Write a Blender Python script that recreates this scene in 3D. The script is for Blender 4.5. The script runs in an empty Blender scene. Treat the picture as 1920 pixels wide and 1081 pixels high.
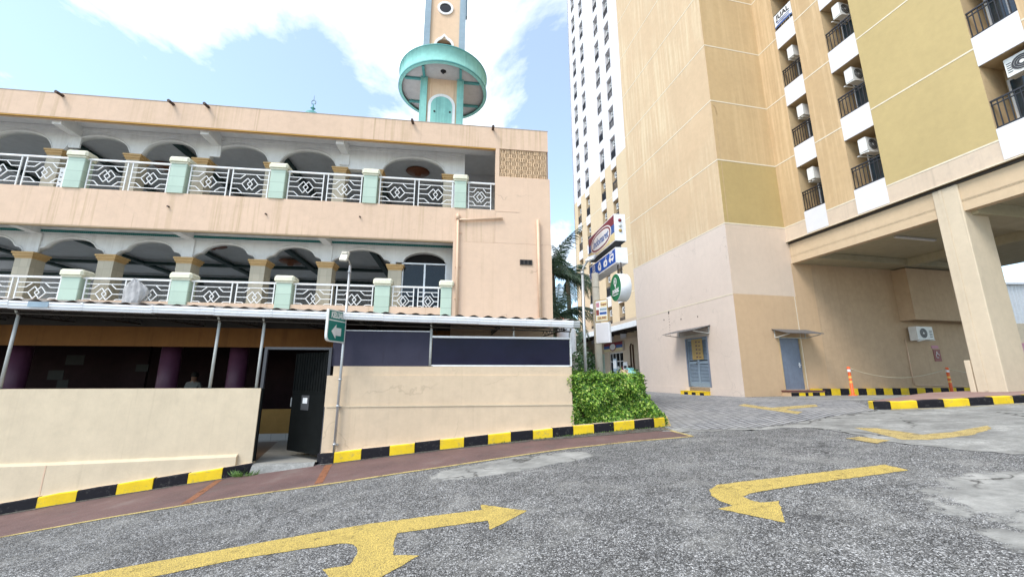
# scene recreated from a photograph: sloping road, arcaded mosque on the left, apartment tower on the right
CLOUD_LOC = (3.1, 1.7, 0); CL_A, CL_B, CL_C, CL_D = .20, -.24, .20, -.30
SKY_S = .15; CLOUD_S = 1.15; SUN_E = 1.6; SUN_ANG = 24; EXPO = 1.06; HAZE = .12
import bpy, bmesh, math, random
from mathutils import Vector, Matrix
R = math.radians
random.seed(7)
SC = bpy.context.scene
COL = SC.collection
EYE = Vector((0, 0, 1.6))

# ---------------------------------------------------------------- ground height (real sloping site)
GC = [-0.066866, 0.926937, 0.661100, -0.122275, -0.198712, -0.292206, 0.109179, -0.198113, 0.036907, 0.053605]
def gz(x, y):
    x = min(max(x, -14.), 20.) / 10; y = min(max(y, -2.), 30.) / 10
    b = (1, x, y, x*x, x*y, y*y, x**3, x*x*y, x*y*y, y**3)
    return sum(a*c for a, c in zip(GC, b))

# ---------------------------------------------------------------- frames (mosque: u,v / apartment tower: q,p)
class Frame:
    def __init__(s, o, deg):
        s.o = Vector(o); s.a = R(deg); s.m = Matrix.Rotation(s.a, 4, 'Z'); s.m.translation = s.o; s.i = s.m.inverted()
    def w(s, p): return s.m @ Vector(p)
    def l(s, p): return s.i @ Vector(p)
    def g(s, u, v): q = s.m @ Vector((u, v, 0)); return gz(q.x, q.y)
FM = Frame((0, 8.76, 0), 7.56)
FT = Frame((9.022, 16.3, 0), 12.13)
FW = Frame((0, 0, 0), 0)

# ---------------------------------------------------------------- objects
BASE = {}; FR = {}
def props(o, label=None, cat=None, group=None, kind=None):
    if label: o['label'] = label
    if cat: o['category'] = cat
    if group: o['group'] = group
    if kind: o['kind'] = kind
def thing(name, label, cat, base, frame=FW, group=None, kind=None):
    o = bpy.data.objects.new(name, None); COL.objects.link(o)
    o.empty_display_size = .2
    o.location = frame.w(base); o.rotation_euler = (0, 0, frame.a)
    BASE[o.name] = Vector(base); FR[o.name] = frame
    props(o, label, cat, group, kind)
    return o

class MB:
    def __init__(s): s.v = []; s.f = []; s.mi = []; s.sm = []
    def face(s, pts, m=0, smooth=False):
        b = len(s.v); s.v += [tuple(p) for p in pts]; s.f.append(list(range(b, b+len(pts)))); s.mi.append(m); s.sm.append(smooth); return s
    def grid(s, rows, m=0, smooth=True, flip=False):
        b = len(s.v); n = len(rows[0])
        for r in rows: s.v += [tuple(p) for p in r]
        for i in range(len(rows)-1):
            for j in range(n-1):
                q = [b+i*n+j, b+i*n+j+1, b+(i+1)*n+j+1, b+(i+1)*n+j]
                s.f.append(q[::-1] if flip else q); s.mi.append(m); s.sm.append(smooth)
        return s
    def box(s, x0, x1, y0, y1, z0, z1, m=0):
        P = [(x0,y0,z0),(x1,y0,z0),(x1,y1,z0),(x0,y1,z0),(x0,y0,z1),(x1,y0,z1),(x1,y1,z1),(x0,y1,z1)]
        b = len(s.v); s.v += P
        for f in ((0,3,2,1),(4,5,6,7),(0,1,5,4),(1,2,6,5),(2,3,7,6),(3,0,4,7)):
            s.f.append([b+k for k in f]); s.mi.append(m); s.sm.append(False)
        return s
    def cbox(s, x0, x1, y0, y1, z0, z1, c=.01, m=0):   # box with chamfered vertical and top edges
        ring = [(x0+c,y0),(x1-c,y0),(x1,y0+c),(x1,y1-c),(x1-c,y1),(x0+c,y1),(x0,y1-c),(x0,y0+c)]
        top = [(x0+c,y0+c),(x1-c,y0+c),(x1-c,y0+c),(x1-c,y1-c),(x1-c,y1-c),(x0+c,y1-c),(x0+c,y1-c),(x0+c,y0+c)]
        rows = [[(a,b,z0) for a,b in ring+ring[:1]], [(a,b,z1-c) for a,b in ring+ring[:1]]]
        s.grid(rows, m, False)
        A = [(a,b,z1-c) for a,b in ring]; T = [(a,b,z1) for a,b in top]
        for i in range(8):
            j = (i+1) % 8
            if T[i] == T[j]: s.face([A[i], A[j], T[j]], m)
            else: s.face([A[i], A[j], T[j], T[i]], m)
        s.face([(x0+c,y0+c,z1),(x1-c,y0+c,z1),(x1-c,y1-c,z1),(x0+c,y1-c,z1)], m)
        s.face([(a,b,z0) for a,b in ring][::-1], m)
        return s
    def prism(s, poly, axis, d0, d1, m=0, mcap=None):   # poly in the other two axes, extruded along axis
        def P(a, b, d): return {'x': (d,a,b), 'y': (a,d,b), 'z': (a,b,d)}[axis]
        n = len(poly)
        for i in range(n):
            a, b = poly[i], poly[(i+1) % n]
            s.face([P(*a,d0), P(*b,d0), P(*b,d1), P(*a,d1)], m)
        mc = m if mcap is None else mcap
        s.face([P(*a,d0) for a in poly][::-1], mc); s.face([P(*a,d1) for a in poly], mc)
        return s
    def bar(s, a, b, w, h=None, m=0, up=(0,0,1)):
        a = Vector(a); b = Vector(b); h = h or w; d = (b-a).normalized(); u = Vector(up)
        if abs(d.dot(u)) > .98: u = Vector((0,1,0))
        sx = d.cross(u).normalized()*w/2; sy = sx.cross(d).normalized()*h/2
        A = [a-sx-sy, a+sx-sy, a+sx+sy, a-sx+sy]; B = [p+(b-a) for p in A]
        for i in range(4): s.face([A[i], A[(i+1)%4], B[(i+1)%4], B[i]], m)
        s.face(A[::-1], m); s.face(B, m); return s
    def tube(s, pts, r, n=10, m=0, caps=True):
        pts = [Vector(p) for p in pts]; rr = r if isinstance(r, (list, tuple)) else [r]*len(pts); rows = []
        for i, p in enumerate(pts):
            d = (pts[min(i+1, len(pts)-1)]-pts[max(i-1, 0)]).normalized()
            u = Vector((0,0,1)) if abs(d.z) < .95 else Vector((0,1,0))
            x = d.cross(u).normalized(); y = x.cross(d)
            rows.append([p+(x*math.cos(t)+y*math.sin(t))*rr[i] for t in [2*math.pi*k/n for k in range(n+1)]])
        s.grid(rows, m, True)
        if caps: s.face(rows[0][:-1][::-1], m); s.face(rows[-1][:-1], m)
        return s
    def lathe(s, prof, c, n=24, m=0, smooth=True):   # prof: (r,z)
        s.grid([[(c[0]+r*math.cos(t), c[1]+r*math.sin(t), c[2]+z) for t in [2*math.pi*k/n for k in range(n+1)]] for r, z in prof], m, smooth)
        return s
    def add(s, o, M=None):
        b = len(s.v)
        s.v += [tuple(M @ Vector(p)) if M else p for p in o.v]
        s.f += [[k+b for k in f] for f in o.f]; s.mi += o.mi; s.sm += o.sm; return s
    def build(s, name, mats, parent=None, base=(0,0,0), frame=FW):
        me = bpy.data.meshes.new(name)
        b = BASE[parent.name] if parent is not None else Vector(base)
        me.from_pydata([(x-b.x, y-b.y, z-b.z) for x, y, z in s.v], [], s.f)
        if not isinstance(mats, (list, tuple)): mats = [mats]
        for m in mats: me.materials.append(m)
        me.polygons.foreach_set('material_index', s.mi); me.polygons.foreach_set('use_smooth', s.sm)
        bm = bmesh.new(); bm.from_mesh(me); bmesh.ops.remove_doubles(bm, verts=bm.verts, dist=1e-5); bmesh.ops.recalc_face_normals(bm, faces=bm.faces); bm.to_mesh(me); bm.free()
        me.update()
        o = bpy.data.objects.new(name, me); COL.objects.link(o)
        if parent is not None:
            o.parent = parent; BASE[o.name] = b; FR[o.name] = FR[parent.name]
        else:
            o.location = frame.w(b); o.rotation_euler = (0,0,frame.a); BASE[o.name] = b; FR[o.name] = frame
        return o

def wall(mb, a0, a1, z0, z1, d0, d1, ops=(), axis='x', mat=None, cuts_a=(), cuts_z=(), m=0, back=True, reveal=None):
    """wall along axis (x: a is x, depth is y; y: a is y, depth is x) with rectangular openings (a0,a1,z0,z1)"""
    A = sorted(set([a0, a1]+[x for o in ops for x in o[:2] if a0 < x < a1]+list(cuts_a)))
    Z = sorted(set([z0, z1]+[x for o in ops for x in o[2:] if z0 < x < z1]+list(cuts_z)))
    def P(a, d, z): return (a, d, z) if axis == 'x' else (d, a, z)
    def solid(i, j):
        if i < 0 or j < 0 or i >= len(A)-1 or j >= len(Z)-1: return False
        a = (A[i]+A[i+1])/2; z = (Z[j]+Z[j+1])/2
        return not any(o[0] < a < o[1] and o[2] < z < o[3] for o in ops)
    for i in range(len(A)-1):
        for j in range(len(Z)-1):
            if not solid(i, j): continue
            k = mat((A[i]+A[i+1])/2, (Z[j]+Z[j+1])/2) if mat else m
            a, b, c, d = A[i], A[i+1], Z[j], Z[j+1]
            mb.face([P(a,d0,c), P(b,d0,c), P(b,d0,d), P(a,d0,d)], k)
            if back: mb.face([P(a,d1,c), P(a,d1,d), P(b,d1,d), P(b,d1,c)], k)
            kr = k if reveal is None else reveal
            if not solid(i-1, j): mb.face([P(a,d0,c), P(a,d0,d), P(a,d1,d), P(a,d1,c)], kr)
            if not solid(i+1, j): mb.face([P(b,d0,c), P(b,d1,c), P(b,d1,d), P(b,d0,d)], kr)
            if not solid(i, j-1): mb.face([P(a,d0,c), P(a,d1,c), P(b,d1,c), P(b,d0,c)], kr)
            if not solid(i, j+1): mb.face([P(a,d0,d), P(b,d0,d), P(b,d1,d), P(a,d1,d)], kr)
    return mb

def text_mb(s, size, M, m=0, bold=0.0, shear=0.0, align='CENTER', ext=.002, sx=1.0):
    cu = bpy.data.curves.new('text', 'FONT'); cu.body = s; cu.size = size; cu.align_x = align; cu.align_y = 'CENTER'
    cu.extrude = ext; cu.offset = bold; cu.shear = shear; cu.resolution_u = 3
    ob = bpy.data.objects.new('text', cu); COL.objects.link(ob)
    dg = bpy.context.evaluated_depsgraph_get(); me = bpy.data.meshes.new_from_object(ob.evaluated_get(dg))
    mb = MB(); S = Matrix.Diagonal((sx, 1, 1, 1))
    mb.v = [tuple(M @ S @ v.co) for v in me.vertices]; mb.f = [list(p.vertices) for p in me.polygons]
    mb.mi = [m]*len(mb.f); mb.sm = [False]*len(mb.f)
    bpy.data.objects.remove(ob); bpy.data.curves.remove(cu); bpy.data.meshes.remove(me)
    return mb
def basis(o, x, y):
    x = Vector(x).normalized(); y = Vector(y).normalized(); z = x.cross(y)
    M = Matrix((x, y, z)).transposed().to_4x4(); M.translation = Vector(o); return M

def dup(root, loc=None, rotz=None, label=None, parent=None):
    def cp(o, p):
        c = o.copy(); COL.objects.link(c); c.parent = p
        BASE[c.name] = BASE.get(o.name, Vector()); FR[c.name] = FR.get(o.name, FW)
        for ch in o.children: cp(ch, c)
        return c
    r = cp(root, parent if parent is not None else root.parent)
    if loc is not None: r.location = loc
    if rotz is not None: r.rotation_euler = (0,0,rotz)
    if label: r['label'] = label
    return r
# ---------------------------------------------------------------- materials
class NT:
    def __init__(s, name):
        s.m = bpy.data.materials.new(name); s.m.use_nodes = True; s.t = s.m.node_tree; s.t.nodes.clear()
        s.out = s.n('ShaderNodeOutputMaterial'); s.b = s.n('ShaderNodeBsdfPrincipled'); s.l(s.b.outputs[0], s.out.inputs[0])
        s.geo = None
    def n(s, t, **k):
        x = s.t.nodes.new(t)
        for a, b in k.items(): setattr(x, a, b)
        return x
    def l(s, a, b): s.t.links.new(a, b)
    def pos(s, scale=(1,1,1), rot=0.):
        if s.geo is None: s.geo = s.n('ShaderNodeNewGeometry')
        mp = s.n('ShaderNodeMapping'); mp.inputs['Scale'].default_value = scale; mp.inputs['Rotation'].default_value = (0,0,rot)
        s.l(s.geo.outputs['Position'], mp.inputs[0]); return mp.outputs[0]
    def noise(s, vec, scale, detail=4., rough=.55, dist=0.):
        x = s.n('ShaderNodeTexNoise'); x.inputs['Scale'].default_value = scale; x.inputs['Detail'].default_value = detail
        x.inputs['Roughness'].default_value = rough; x.inputs['Distortion'].default_value = dist; s.l(vec, x.inputs['Vector']); return x.outputs['Fac']
    def voro(s, vec, scale, feature='F1', out='Distance'):
        x = s.n('ShaderNodeTexVoronoi', feature=feature); x.inputs['Scale'].default_value = scale; s.l(vec, x.inputs['Vector']); return x.outputs[out]
    def ramp(s, fac, stops, interp='LINEAR'):
        x = s.n('ShaderNodeValToRGB'); x.color_ramp.interpolation = interp; e = x.color_ramp.elements
        while len(e) < len(stops): e.new(.5)
        for i, (p, c) in enumerate(stops):
            e[i].position = p; e[i].color = (c, c, c, 1) if isinstance(c, (int, float)) else (*c, 1)
        s.l(fac, x.inputs[0]); return x.outputs[0]
    def mix(s, fac, a, b, mode='MIX'):
        x = s.n('ShaderNodeMix', data_type='RGBA', blend_type=mode, clamp_factor=True)
        for sock, v in ((x.inputs[0], fac), (x.inputs[6], a), (x.inputs[7], b)):
            if isinstance(v, (int, float)): sock.default_value = v if sock.type == 'VALUE' else (v, v, v, 1)
            elif isinstance(v, tuple): sock.default_value = (*v, 1)
            else: s.l(v, sock)
        return x.outputs[2]
    def math(s, op, a, b=0.):
        x = s.n('ShaderNodeMath', operation=op)
        for sock, v in ((x.inputs[0], a), (x.inputs[1], b)):
            if isinstance(v, (int, float)): sock.default_value = v
            else: s.l(v, sock)
        return x.outputs[0]
    def col(s, c):
        if isinstance(c, tuple): s.b.inputs['Base Color'].default_value = (*c, 1)
        else: s.l(c, s.b.inputs['Base Color'])
    def bump(s, h, strength=.3, dist=.01):
        x = s.n('ShaderNodeBump'); x.inputs['Strength'].default_value = strength; x.inputs['Distance'].default_value = dist
        s.l(h, x.inputs['Height']); s.l(x.outputs[0], s.b.inputs['Normal'])
    def set(s, rough=.8, spec=.3, metal=0.):
        s.b.inputs['Roughness'].default_value = rough; s.b.inputs['Specular IOR Level'].default_value = spec; s.b.inputs['Metallic'].default_value = metal; return s.m

def sc(c, k): return tuple(min(1, x*k) for x in c)
def mul(c, d): return tuple(a*b for a, b in zip(c, d))

def stucco(name, c, var=.10, streak=.25, scol=None, blotch=.0, bcol=None, bump=.25, cracks=0., rough=.88, pale=None, paleamt=0.):
    """painted render: broad tone drift, fine grain, vertical rain streaks, scuffs"""
    t = NT(name); scol = scol or mul(c, (.62, .55, .48))
    big = t.ramp(t.noise(t.pos((1,1,.7)), .55, 5, .6), [(.3, 0), (.7, 1)])
    x = t.mix(big, sc(c, 1-var), sc(c, 1+var*.6))
    fine = t.noise(t.pos(), 9, 6, .7)
    x = t.mix(t.math('MULTIPLY', t.ramp(fine, [(.35, 0), (.75, 1)]), .35*var*4 if var < .25 else .3), x, sc(c, .86))
    if streak:
        s1 = t.noise(t.pos((5,5,.16)), 1.3, 5, .65)
        s2 = t.noise(t.pos((1,1,.5)), .45, 3)
        f = t.math('MULTIPLY', t.ramp(s1, [(.50, 0), (.66, 1)]), t.ramp(s2, [(.36, 0), (.58, 1)]))
        x = t.mix(t.math('MULTIPLY', f, streak), x, scol)
        s5 = t.noise(t.pos((14,14,.35)), 1., 3, .5)
        x = t.mix(t.math('MULTIPLY', t.math('MULTIPLY', t.ramp(s5, [(.60, 0), (.70, 1)]), t.ramp(t.noise(t.pos((1,1,.4)), .8, 3), [(.48, 0), (.6, 1)])), min(1., streak*.8)), x, mul(scol, (.8, .78, .75)))
    if paleamt:
        s3 = t.noise(t.pos((3.6,3.6,.13), 0.), 1.5, 6, .68, .25); s4 = t.noise(t.pos((1,1,.8)), .3, 2)
        f = t.math('MULTIPLY', t.ramp(s3, [(.46, 0), (.60, 1)]), t.ramp(s4, [(.36, 0), (.55, 1)]))
        x = t.mix(t.math('MULTIPLY', f, paleamt), x, pale)
    sc1 = t.ramp(t.noise(t.pos((2.2,2.2,7.)), 3.2, 7, .78), [(.60, 0), (.68, 1)])   # scuffs and knocks
    x = t.mix(t.math('MULTIPLY', sc1, min(.5, .12+streak*.5)), x, sc(c, .66))
    mot = t.noise(t.pos(), 4.2, 8, .7); x = t.mix(1., x, t.ramp(mot, [(.3, 1-var*1.1), (.7, 1+var*.7)]), 'MULTIPLY')
    if blotch:
        f = t.math('MULTIPLY', t.ramp(t.noise(t.pos(), 2.3, 8, .72), [(.55, 0), (.7, 1)]), blotch)
        x = t.mix(f, x, bcol or mul(c, (.6, .58, .55)))
    if cracks:
        wv = t.n('ShaderNodeVectorMath', operation='MULTIPLY_ADD'); nz = t.n('ShaderNodeTexNoise'); nz.inputs['Scale'].default_value = 1.6; nz.inputs['Detail'].default_value = 6
        t.l(t.pos(), nz.inputs['Vector']); t.l(nz.outputs['Color'], wv.inputs[0]); wv.inputs[1].default_value = (.9,.9,.9); t.l(t.pos(), wv.inputs[2])
        d = t.voro(wv.outputs[0], .42, 'DISTANCE_TO_EDGE')
        f = t.math('MULTIPLY', t.ramp(d, [(.0, 1), (.006, 0)]), t.ramp(t.noise(t.pos(), .7, 2), [(.48, 0), (.58, 1)]))
        x = t.mix(t.math('MULTIPLY', f, cracks), x, sc(c, .38))
    t.col(x); t.bump(t.noise(t.pos(), 38, 5, .6), bump, .006)
    return t.set(rough, .25)

def plain(name, c, rough=.5, spec=.4, metal=0., var=.1, grime=.15, scale=6.):
    t = NT(name)
    x = t.mix(t.ramp(t.noise(t.pos(), scale, 5, .6), [(.3, 0), (.7, 1)]), sc(c, 1-var), sc(c, 1+var*.5))
    if grime: x = t.mix(t.math('MULTIPLY', t.ramp(t.noise(t.pos((3,3,.5)), 3.1, 6, .7), [(.55, 0), (.75, 1)]), grime), x, mul(c, (.45, .42, .38)))
    t.col(x); return t.set(rough, spec, metal)

# -- mosque
PEACH = (.675, .49, .36)
m_peach = stucco('peach render', PEACH, .06, .62, (.42, .30, .17), blotch=.08, cracks=.12)
m_peach2 = stucco('peach end wall render', (.68, .495, .365), .05, .13, (.46, .33, .20), cracks=.55)
m_plinth = stucco('cream boundary render', (.64, .53, .38), .07, .17, (.42, .34, .24), blotch=.22, bcol=(.44, .36, .26), cracks=.22)
m_plinth2 = stucco('tan boundary render', (.63, .49, .345), .07, .17, (.42, .33, .22), blotch=.25, bcol=(.43, .34, .25), cracks=.3)
m_ochre = plain('ochre edge paint', (.50, .27, .055), .7)
m_white = stucco('white arcade render', (.76, .76, .755), .07, .22, (.42, .40, .36), blotch=.12, bump=.12)
m_ceil = stucco('grey ceiling', (.68, .68, .70), .08, .1, bump=.1)
m_teal = plain('teal moulding', (.015, .16, .145), .5, grime=.1)
m_dkgreen = plain('dark green ceiling beam', (.012, .04, .036), .6)
m_cap = plain('orange column capital', (.52, .33, .14), .6, grime=.25)
m_mint = None
def tile(name, c, sx, sz, joint=.55, var=.06, rough=.35, mortar=.02):
    t = NT(name); br = t.n('ShaderNodeTexBrick'); br.offset = 0.
    sep = t.n('ShaderNodeSeparateXYZ'); t.l(t.pos(), sep.inputs[0])
    cmb = t.n('ShaderNodeCombineXYZ'); t.l(t.math('ADD', sep.outputs[0], sep.outputs[1]), cmb.inputs[0]); t.l(sep.outputs[2], cmb.inputs[1])
    t.l(cmb.outputs[0], br.inputs['Vector']); br.inputs['Scale'].default_value = 1; br.inputs['Brick Width'].default_value = sx; br.inputs['Row Height'].default_value = sz
    br.inputs['Mortar Size'].default_value = mortar*sz; br.inputs['Mortar Smooth'].default_value = .2
    br.inputs['Color1'].default_value = (*sc(c, 1-var), 1); br.inputs['Color2'].default_value = (*sc(c, 1+var), 1); br.inputs['Mortar'].default_value = (*sc(c, joint), 1)
    x = t.mix(t.math('MULTIPLY', t.ramp(t.noise(t.pos((2,2,.6)), 2.5, 6, .7), [(.5, 0), (.72, 1)]), .22), br.outputs[0], sc(c, .6))
    x = t.mix(t.math('MULTIPLY', t.noise(t.pos(), 11, 4), .25), x, sc(c, 1.1))
    t.col(x); return t.set(rough, .4)
m_mint = tile('mint glazed tile', (.43, .535, .44), 9., .285)
m_capcream = plain('cream post cap', (.72, .70, .55), .6, grime=.3)
m_stone = tile('beige stone tile', (.46, .40, .30), .2, .2, .75, .1, .5)
m_rail = plain('white painted steel', (.78, .77, .76), .4, grime=.2)
m_rail_b = plain('weathered steel tube', (.50, .50, .47), .45, grime=.3)
m_block = stucco('vent block', (.66, .47, .30), .12, .1, bump=.2)
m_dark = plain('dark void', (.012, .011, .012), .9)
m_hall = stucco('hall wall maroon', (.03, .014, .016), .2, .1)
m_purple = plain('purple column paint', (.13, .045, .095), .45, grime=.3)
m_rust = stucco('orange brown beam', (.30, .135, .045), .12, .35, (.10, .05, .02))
m_lowor = stucco('ochre dado', (.42, .24, .07), .12, .3)
m_glass = plain('dark window glass', (.008, .010, .013), .06, .35, var=.2, grime=0)
m_floorw = tile('white floor tile', (.62, .60, .54), .4, .4)
m_floorb = plain('brown floor tile', (.16, .10, .07), .35)
m_gutter = plain('white metal gutter', (.76, .76, .77), .4, .5, grime=.35, var=.06, scale=3.)
m_gut_end = plain('grey gutter', (.40, .41, .40), .5, .5, grime=.3)
m_roof = plain('grey corrugated sheet', (.28, .26, .24), .6, grime=.4)
m_steel_shade = plain('dark rusty steel and shade', (.05, .042, .036), .6)  # also paints the shade strips under the lean-to and the porch band
m_panel = plain('matt slate panel', (.045, .043, .066), .6, .12, var=.14, grime=.3, scale=2.)
m_panel2 = plain('glossy navy panel', (.010, .0095, .030), .14, .12, var=.3, grime=.15, scale=1.3)
m_alu = plain('aluminium frame', (.72, .72, .73), .35, .5, .2)
m_gate = plain('black gate paint', (.006, .007, .007), .6, .08, var=.3, grime=.05)
m_gateframe = plain('grey gate frame', (.05, .05, .058), .4, .5)
m_paper = plain('white paper', (.8, .8, .8), .7, grime=.05)
m_paper_dk = plain('dull poster paper', (.03, .03, .028), .7)
m_ink = plain('black ink', (.015, .015, .018), .6, grime=0)
m_cloth = plain('grey dust cloth', (.42, .41, .41), .85, var=.2)
m_aqua = stucco('aqua paint', (.24, .51, .46), .12, .6, (.10, .25, .24), bump=.1)
m_aqua_dk = plain('deep aqua edge', (.075, .26, .25), .6)
m_bluegrey = stucco('blue grey pilaster paint', (.30, .39, .46), .1, .3, bump=.1)
m_soffit = stucco('grey soffit', (.46, .44, .42), .08, .15, bump=.1)
m_shaft = stucco('peach tower paint', (.72, .52, .36), .05, .2, bump=.1)
m_spoutm = plain('rusty spout', (.06, .035, .025), .6)
m_pipe = plain('peach painted pipe', (.66, .47, .33), .5, grime=.25)
m_fan = plain('brown ceiling rose', (.20, .07, .03), .5)
# -- tower
A_UP = (.57, .415, .265); A_LO = (.63, .53, .46)
m_a_up = stucco('beige tower render', A_UP, .06, .12, (.56, .40, .25), pale=(.66, .535, .36), paleamt=.8, bump=.12)
m_a_lo = stucco('pale pink tower render', A_LO, .04, .10, (.55, .42, .35), bump=.14, blotch=.05, cracks=.3)
m_b_up = stucco('ochre tower render', (.53, .38, .21), .06, .15, (.46, .33, .16), bump=.12, pale=(.64, .48, .28), paleamt=.4)
m_b_olive = stucco('olive tower render', (.45, .335, .15), .05, .08, bump=.12)
m_b_mid = stucco('sand tower render', (.62, .50, .40), .04, .08, bump=.14)
m_b_low = stucco('tan tower render', (.55, .385, .24), .05, .1, bump=.14)
m_c_or = stucco('apricot tower render', (.52, .365, .205), .06, .1, bump=.12, pale=(.74, .56, .35), paleamt=.4)
m_c_ol = stucco('mustard tower render', (.475, .365, .175), .05, .1, (.45, .36, .16), bump=.12, blotch=.06)
m_band = stucco('sand band render', (.61, .49, .375), .05, .3, (.30, .25, .2), blotch=.3, bcol=(.36, .30, .26), bump=.2)
m_w_white = stucco('white tower render', (.66, .645, .665), .03, .06, bump=.05)
m_w_beige = stucco('pale beige tower render', (.61, .48, .32), .05, .2, (.62, .48, .32), bump=.1)
m_spandrel = stucco('white spandrel paint', (.69, .68, .70), .03, .08, (.5, .48, .45), bump=.05)
m_joint = plain('cream joint line', (.70, .62, .48), .7, grime=.1)
m_recess = stucco('recess render', (.52, .38, .22), .1, .1)
m_beam = stucco('porch beam render', (.58, .44, .29), .06, .12, bump=.12)
m_column = stucco('porch column render', (.60, .50, .37), .06, .3, (.5, .41, .3), bump=.14, blotch=.1)
m_porch = stucco('porch wall render', (.50, .36, .235), .08, .15, bump=.14)
m_porchceil = stucco('porch ceiling', (.46, .41, .28), .1, .1, bump=.1)
m_railblk = plain('black railing', (.018, .018, .022), .4, .5)
m_ac = plain('white casing', (.74, .74, .72), .45, grime=.25)
m_ac_dk = plain('dark grille', (.05, .05, .055), .5)
m_curtain = plain('brown curtain', (.16, .10, .06), .8, var=.3, scale=12)
m_glass_b = plain('blue window glass', (.02, .05, .075), .08, .9, var=.4, grime=0)
m_frame = plain('white window frame', (.74, .74, .74), .45)
m_door = plain('blue grey steel door', (.16, .19, .25), .5, .4, grime=.3, var=.12)
m_louvre = plain('blue grey louvre', (.20, .26, .33), .5, .4, grime=.25, var=.1)
m_louvre_dk = plain('louvre gap', (.03, .04, .05), .7)
m_awning = plain('grey sheet awning', (.13, .125, .125), .7, .2, grime=.3)
m_warn = plain('faded orange warning paint', (.40, .27, .09), .7, grime=.4)
m_red = plain('dusty red', (.24, .06, .05), .5, grime=.3)
m_tiled = plain('maroon step tile', (.13, .05, .045), .5)
# -- kerbs, marks
def worn(name, c, under, amt=.5, scale=14., rough=.75, lo=.5, hi=.62):
    t = NT(name)
    f = t.ramp(t.noise(t.pos(), scale, 8, .75), [(lo, 0), (hi, 1)])
    g = t.ramp(t.noise(t.pos(), 1.7, 4, .6), [(.35, .35), (.7, 1)])
    x = t.mix(t.ramp(t.noise(t.pos(), 3., 4), [(.3, 0), (.7, 1)]), sc(c, .85), sc(c, 1.08))
    x = t.mix(t.math('MULTIPLY', t.math('MULTIPLY', f, g), amt), x, under); t.col(x)
    t.bump(t.noise(t.pos(), 60, 4), .3, .006); return t.set(rough, .3)
m_ky = worn('kerb yellow', (.76, .52, .02), (.26, .22, .13), .7, 9, .8, .54, .62)
m_kb = worn('kerb black', (.009, .008, .012), (.16, .15, .13), .5, 12, .85, .56, .64)
m_ktop = worn('kerb cream top', (.66, .52, .38), (.35, .28, .2), .5, 6)
def chips(t):
    """grey chippings of two sizes set in dark binder"""
    v = t.n('ShaderNodeTexVoronoi'); v.inputs['Scale'].default_value = 118; t.l(t.pos(), v.inputs['Vector'])
    sep = t.n('ShaderNodeSeparateColor'); t.l(v.outputs['Color'], sep.inputs[0])
    w = t.n('ShaderNodeTexVoronoi'); w.inputs['Scale'].default_value = 56; t.l(t.pos(), w.inputs['Vector'])
    sw = t.n('ShaderNodeSeparateColor'); t.l(w.outputs['Color'], sw.inputs[0])
    return v, sep, w, sw
t = NT('asphalt'); v, sep, w, sw = chips(t)
x = t.mix(1., t.ramp(sep.outputs[0], [(0, .035), (.3, .105), (.6, .25), (.85, .46), (1., .74)]), t.ramp(v.outputs['Distance'], [(.25, 1), (.64, .30)]), 'MULTIPLY')
big = t.mix(1., t.ramp(sw.outputs[0], [(0, .06), (.5, .16), (1, .55)]), t.ramp(w.outputs['Distance'], [(.3, 1), (.6, .3)]), 'MULTIPLY')
x = t.mix(t.math('MULTIPLY', t.ramp(sw.outputs[1], [(.62, 0), (.66, 1)], 'LINEAR'), .8), x, big)
lane = t.noise(t.pos((.35, 1.3, 1), R(-8)), .9, 5, .6)
x = t.mix(1., x, t.ramp(lane, [(.30, .92), (.5, 1.06), (.72, 1.22)]), 'MULTIPLY')
x = t.mix(1., x, t.ramp(t.noise(t.pos(), 3.3, 6, .7), [(.3, .72), (.7, 1.25)]), 'MULTIPLY')
x = t.mix(t.math('MULTIPLY', t.ramp(t.noise(t.pos(), 1.3, 10, .82), [(.50, 0), (.66, 1)]), .5), x, (.30, .296, .28))       # settled dust
x = t.mix(t.math('MULTIPLY', t.ramp(t.noise(t.pos((1, 1, 1)), 1.9, 4, .6), [(.64, 0), (.74, 1)]), .55), x, (.035, .035, .036))   # oil and damp stains
wv = t.n('ShaderNodeVectorMath', operation='MULTIPLY_ADD'); nz = t.n('ShaderNodeTexNoise'); nz.inputs['Scale'].default_value = 1.4; nz.inputs['Detail'].default_value = 7
t.l(t.pos(), nz.inputs['Vector']); t.l(nz.outputs['Color'], wv.inputs[0]); wv.inputs[1].default_value = (1.2,1.2,1.2); t.l(t.pos(), wv.inputs[2])
cr = t.math('MULTIPLY', t.ramp(t.voro(wv.outputs[0], .38, 'DISTANCE_TO_EDGE'), [(0, 1), (.007, 0)]), t.ramp(t.noise(t.pos(), .45, 2), [(.5, 0), (.58, .85)]))
x = t.mix(cr, x, (.02, .02, .02))
# broken concrete laid over the asphalt at the near right edge and beside the edge line
sp = t.n('ShaderNodeSeparateXYZ'); t.l(t.geo.outputs['Position'], sp.inputs[0]); X, Y = sp.outputs[0], sp.outputs[1]
nn = t.math('ADD', t.math('MULTIPLY', t.math('SUBTRACT', t.noise(t.pos(), 1.5, 9, .66, .4), .5), 3.4), t.math('MULTIPLY', t.math('SUBTRACT', t.noise(t.pos(), 9, 5, .7), .5), .5))
s1 = t.math('SUBTRACT', t.math('ADD', t.math('MULTIPLY', X, .814), t.math('MULTIPLY', Y, -.581)), .943)      # distance past the edge of the near right slab
s1 = t.math('MINIMUM', t.math('MULTIPLY', s1, 1.7), t.math('MULTIPLY', t.math('SUBTRACT', 4.72, Y), 3.0))
f1 = t.ramp(t.math('ADD', t.math('MULTIPLY', t.math('ADD', s1, nn), .5), .5), [(.48, 0), (.60, 1)])
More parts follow.
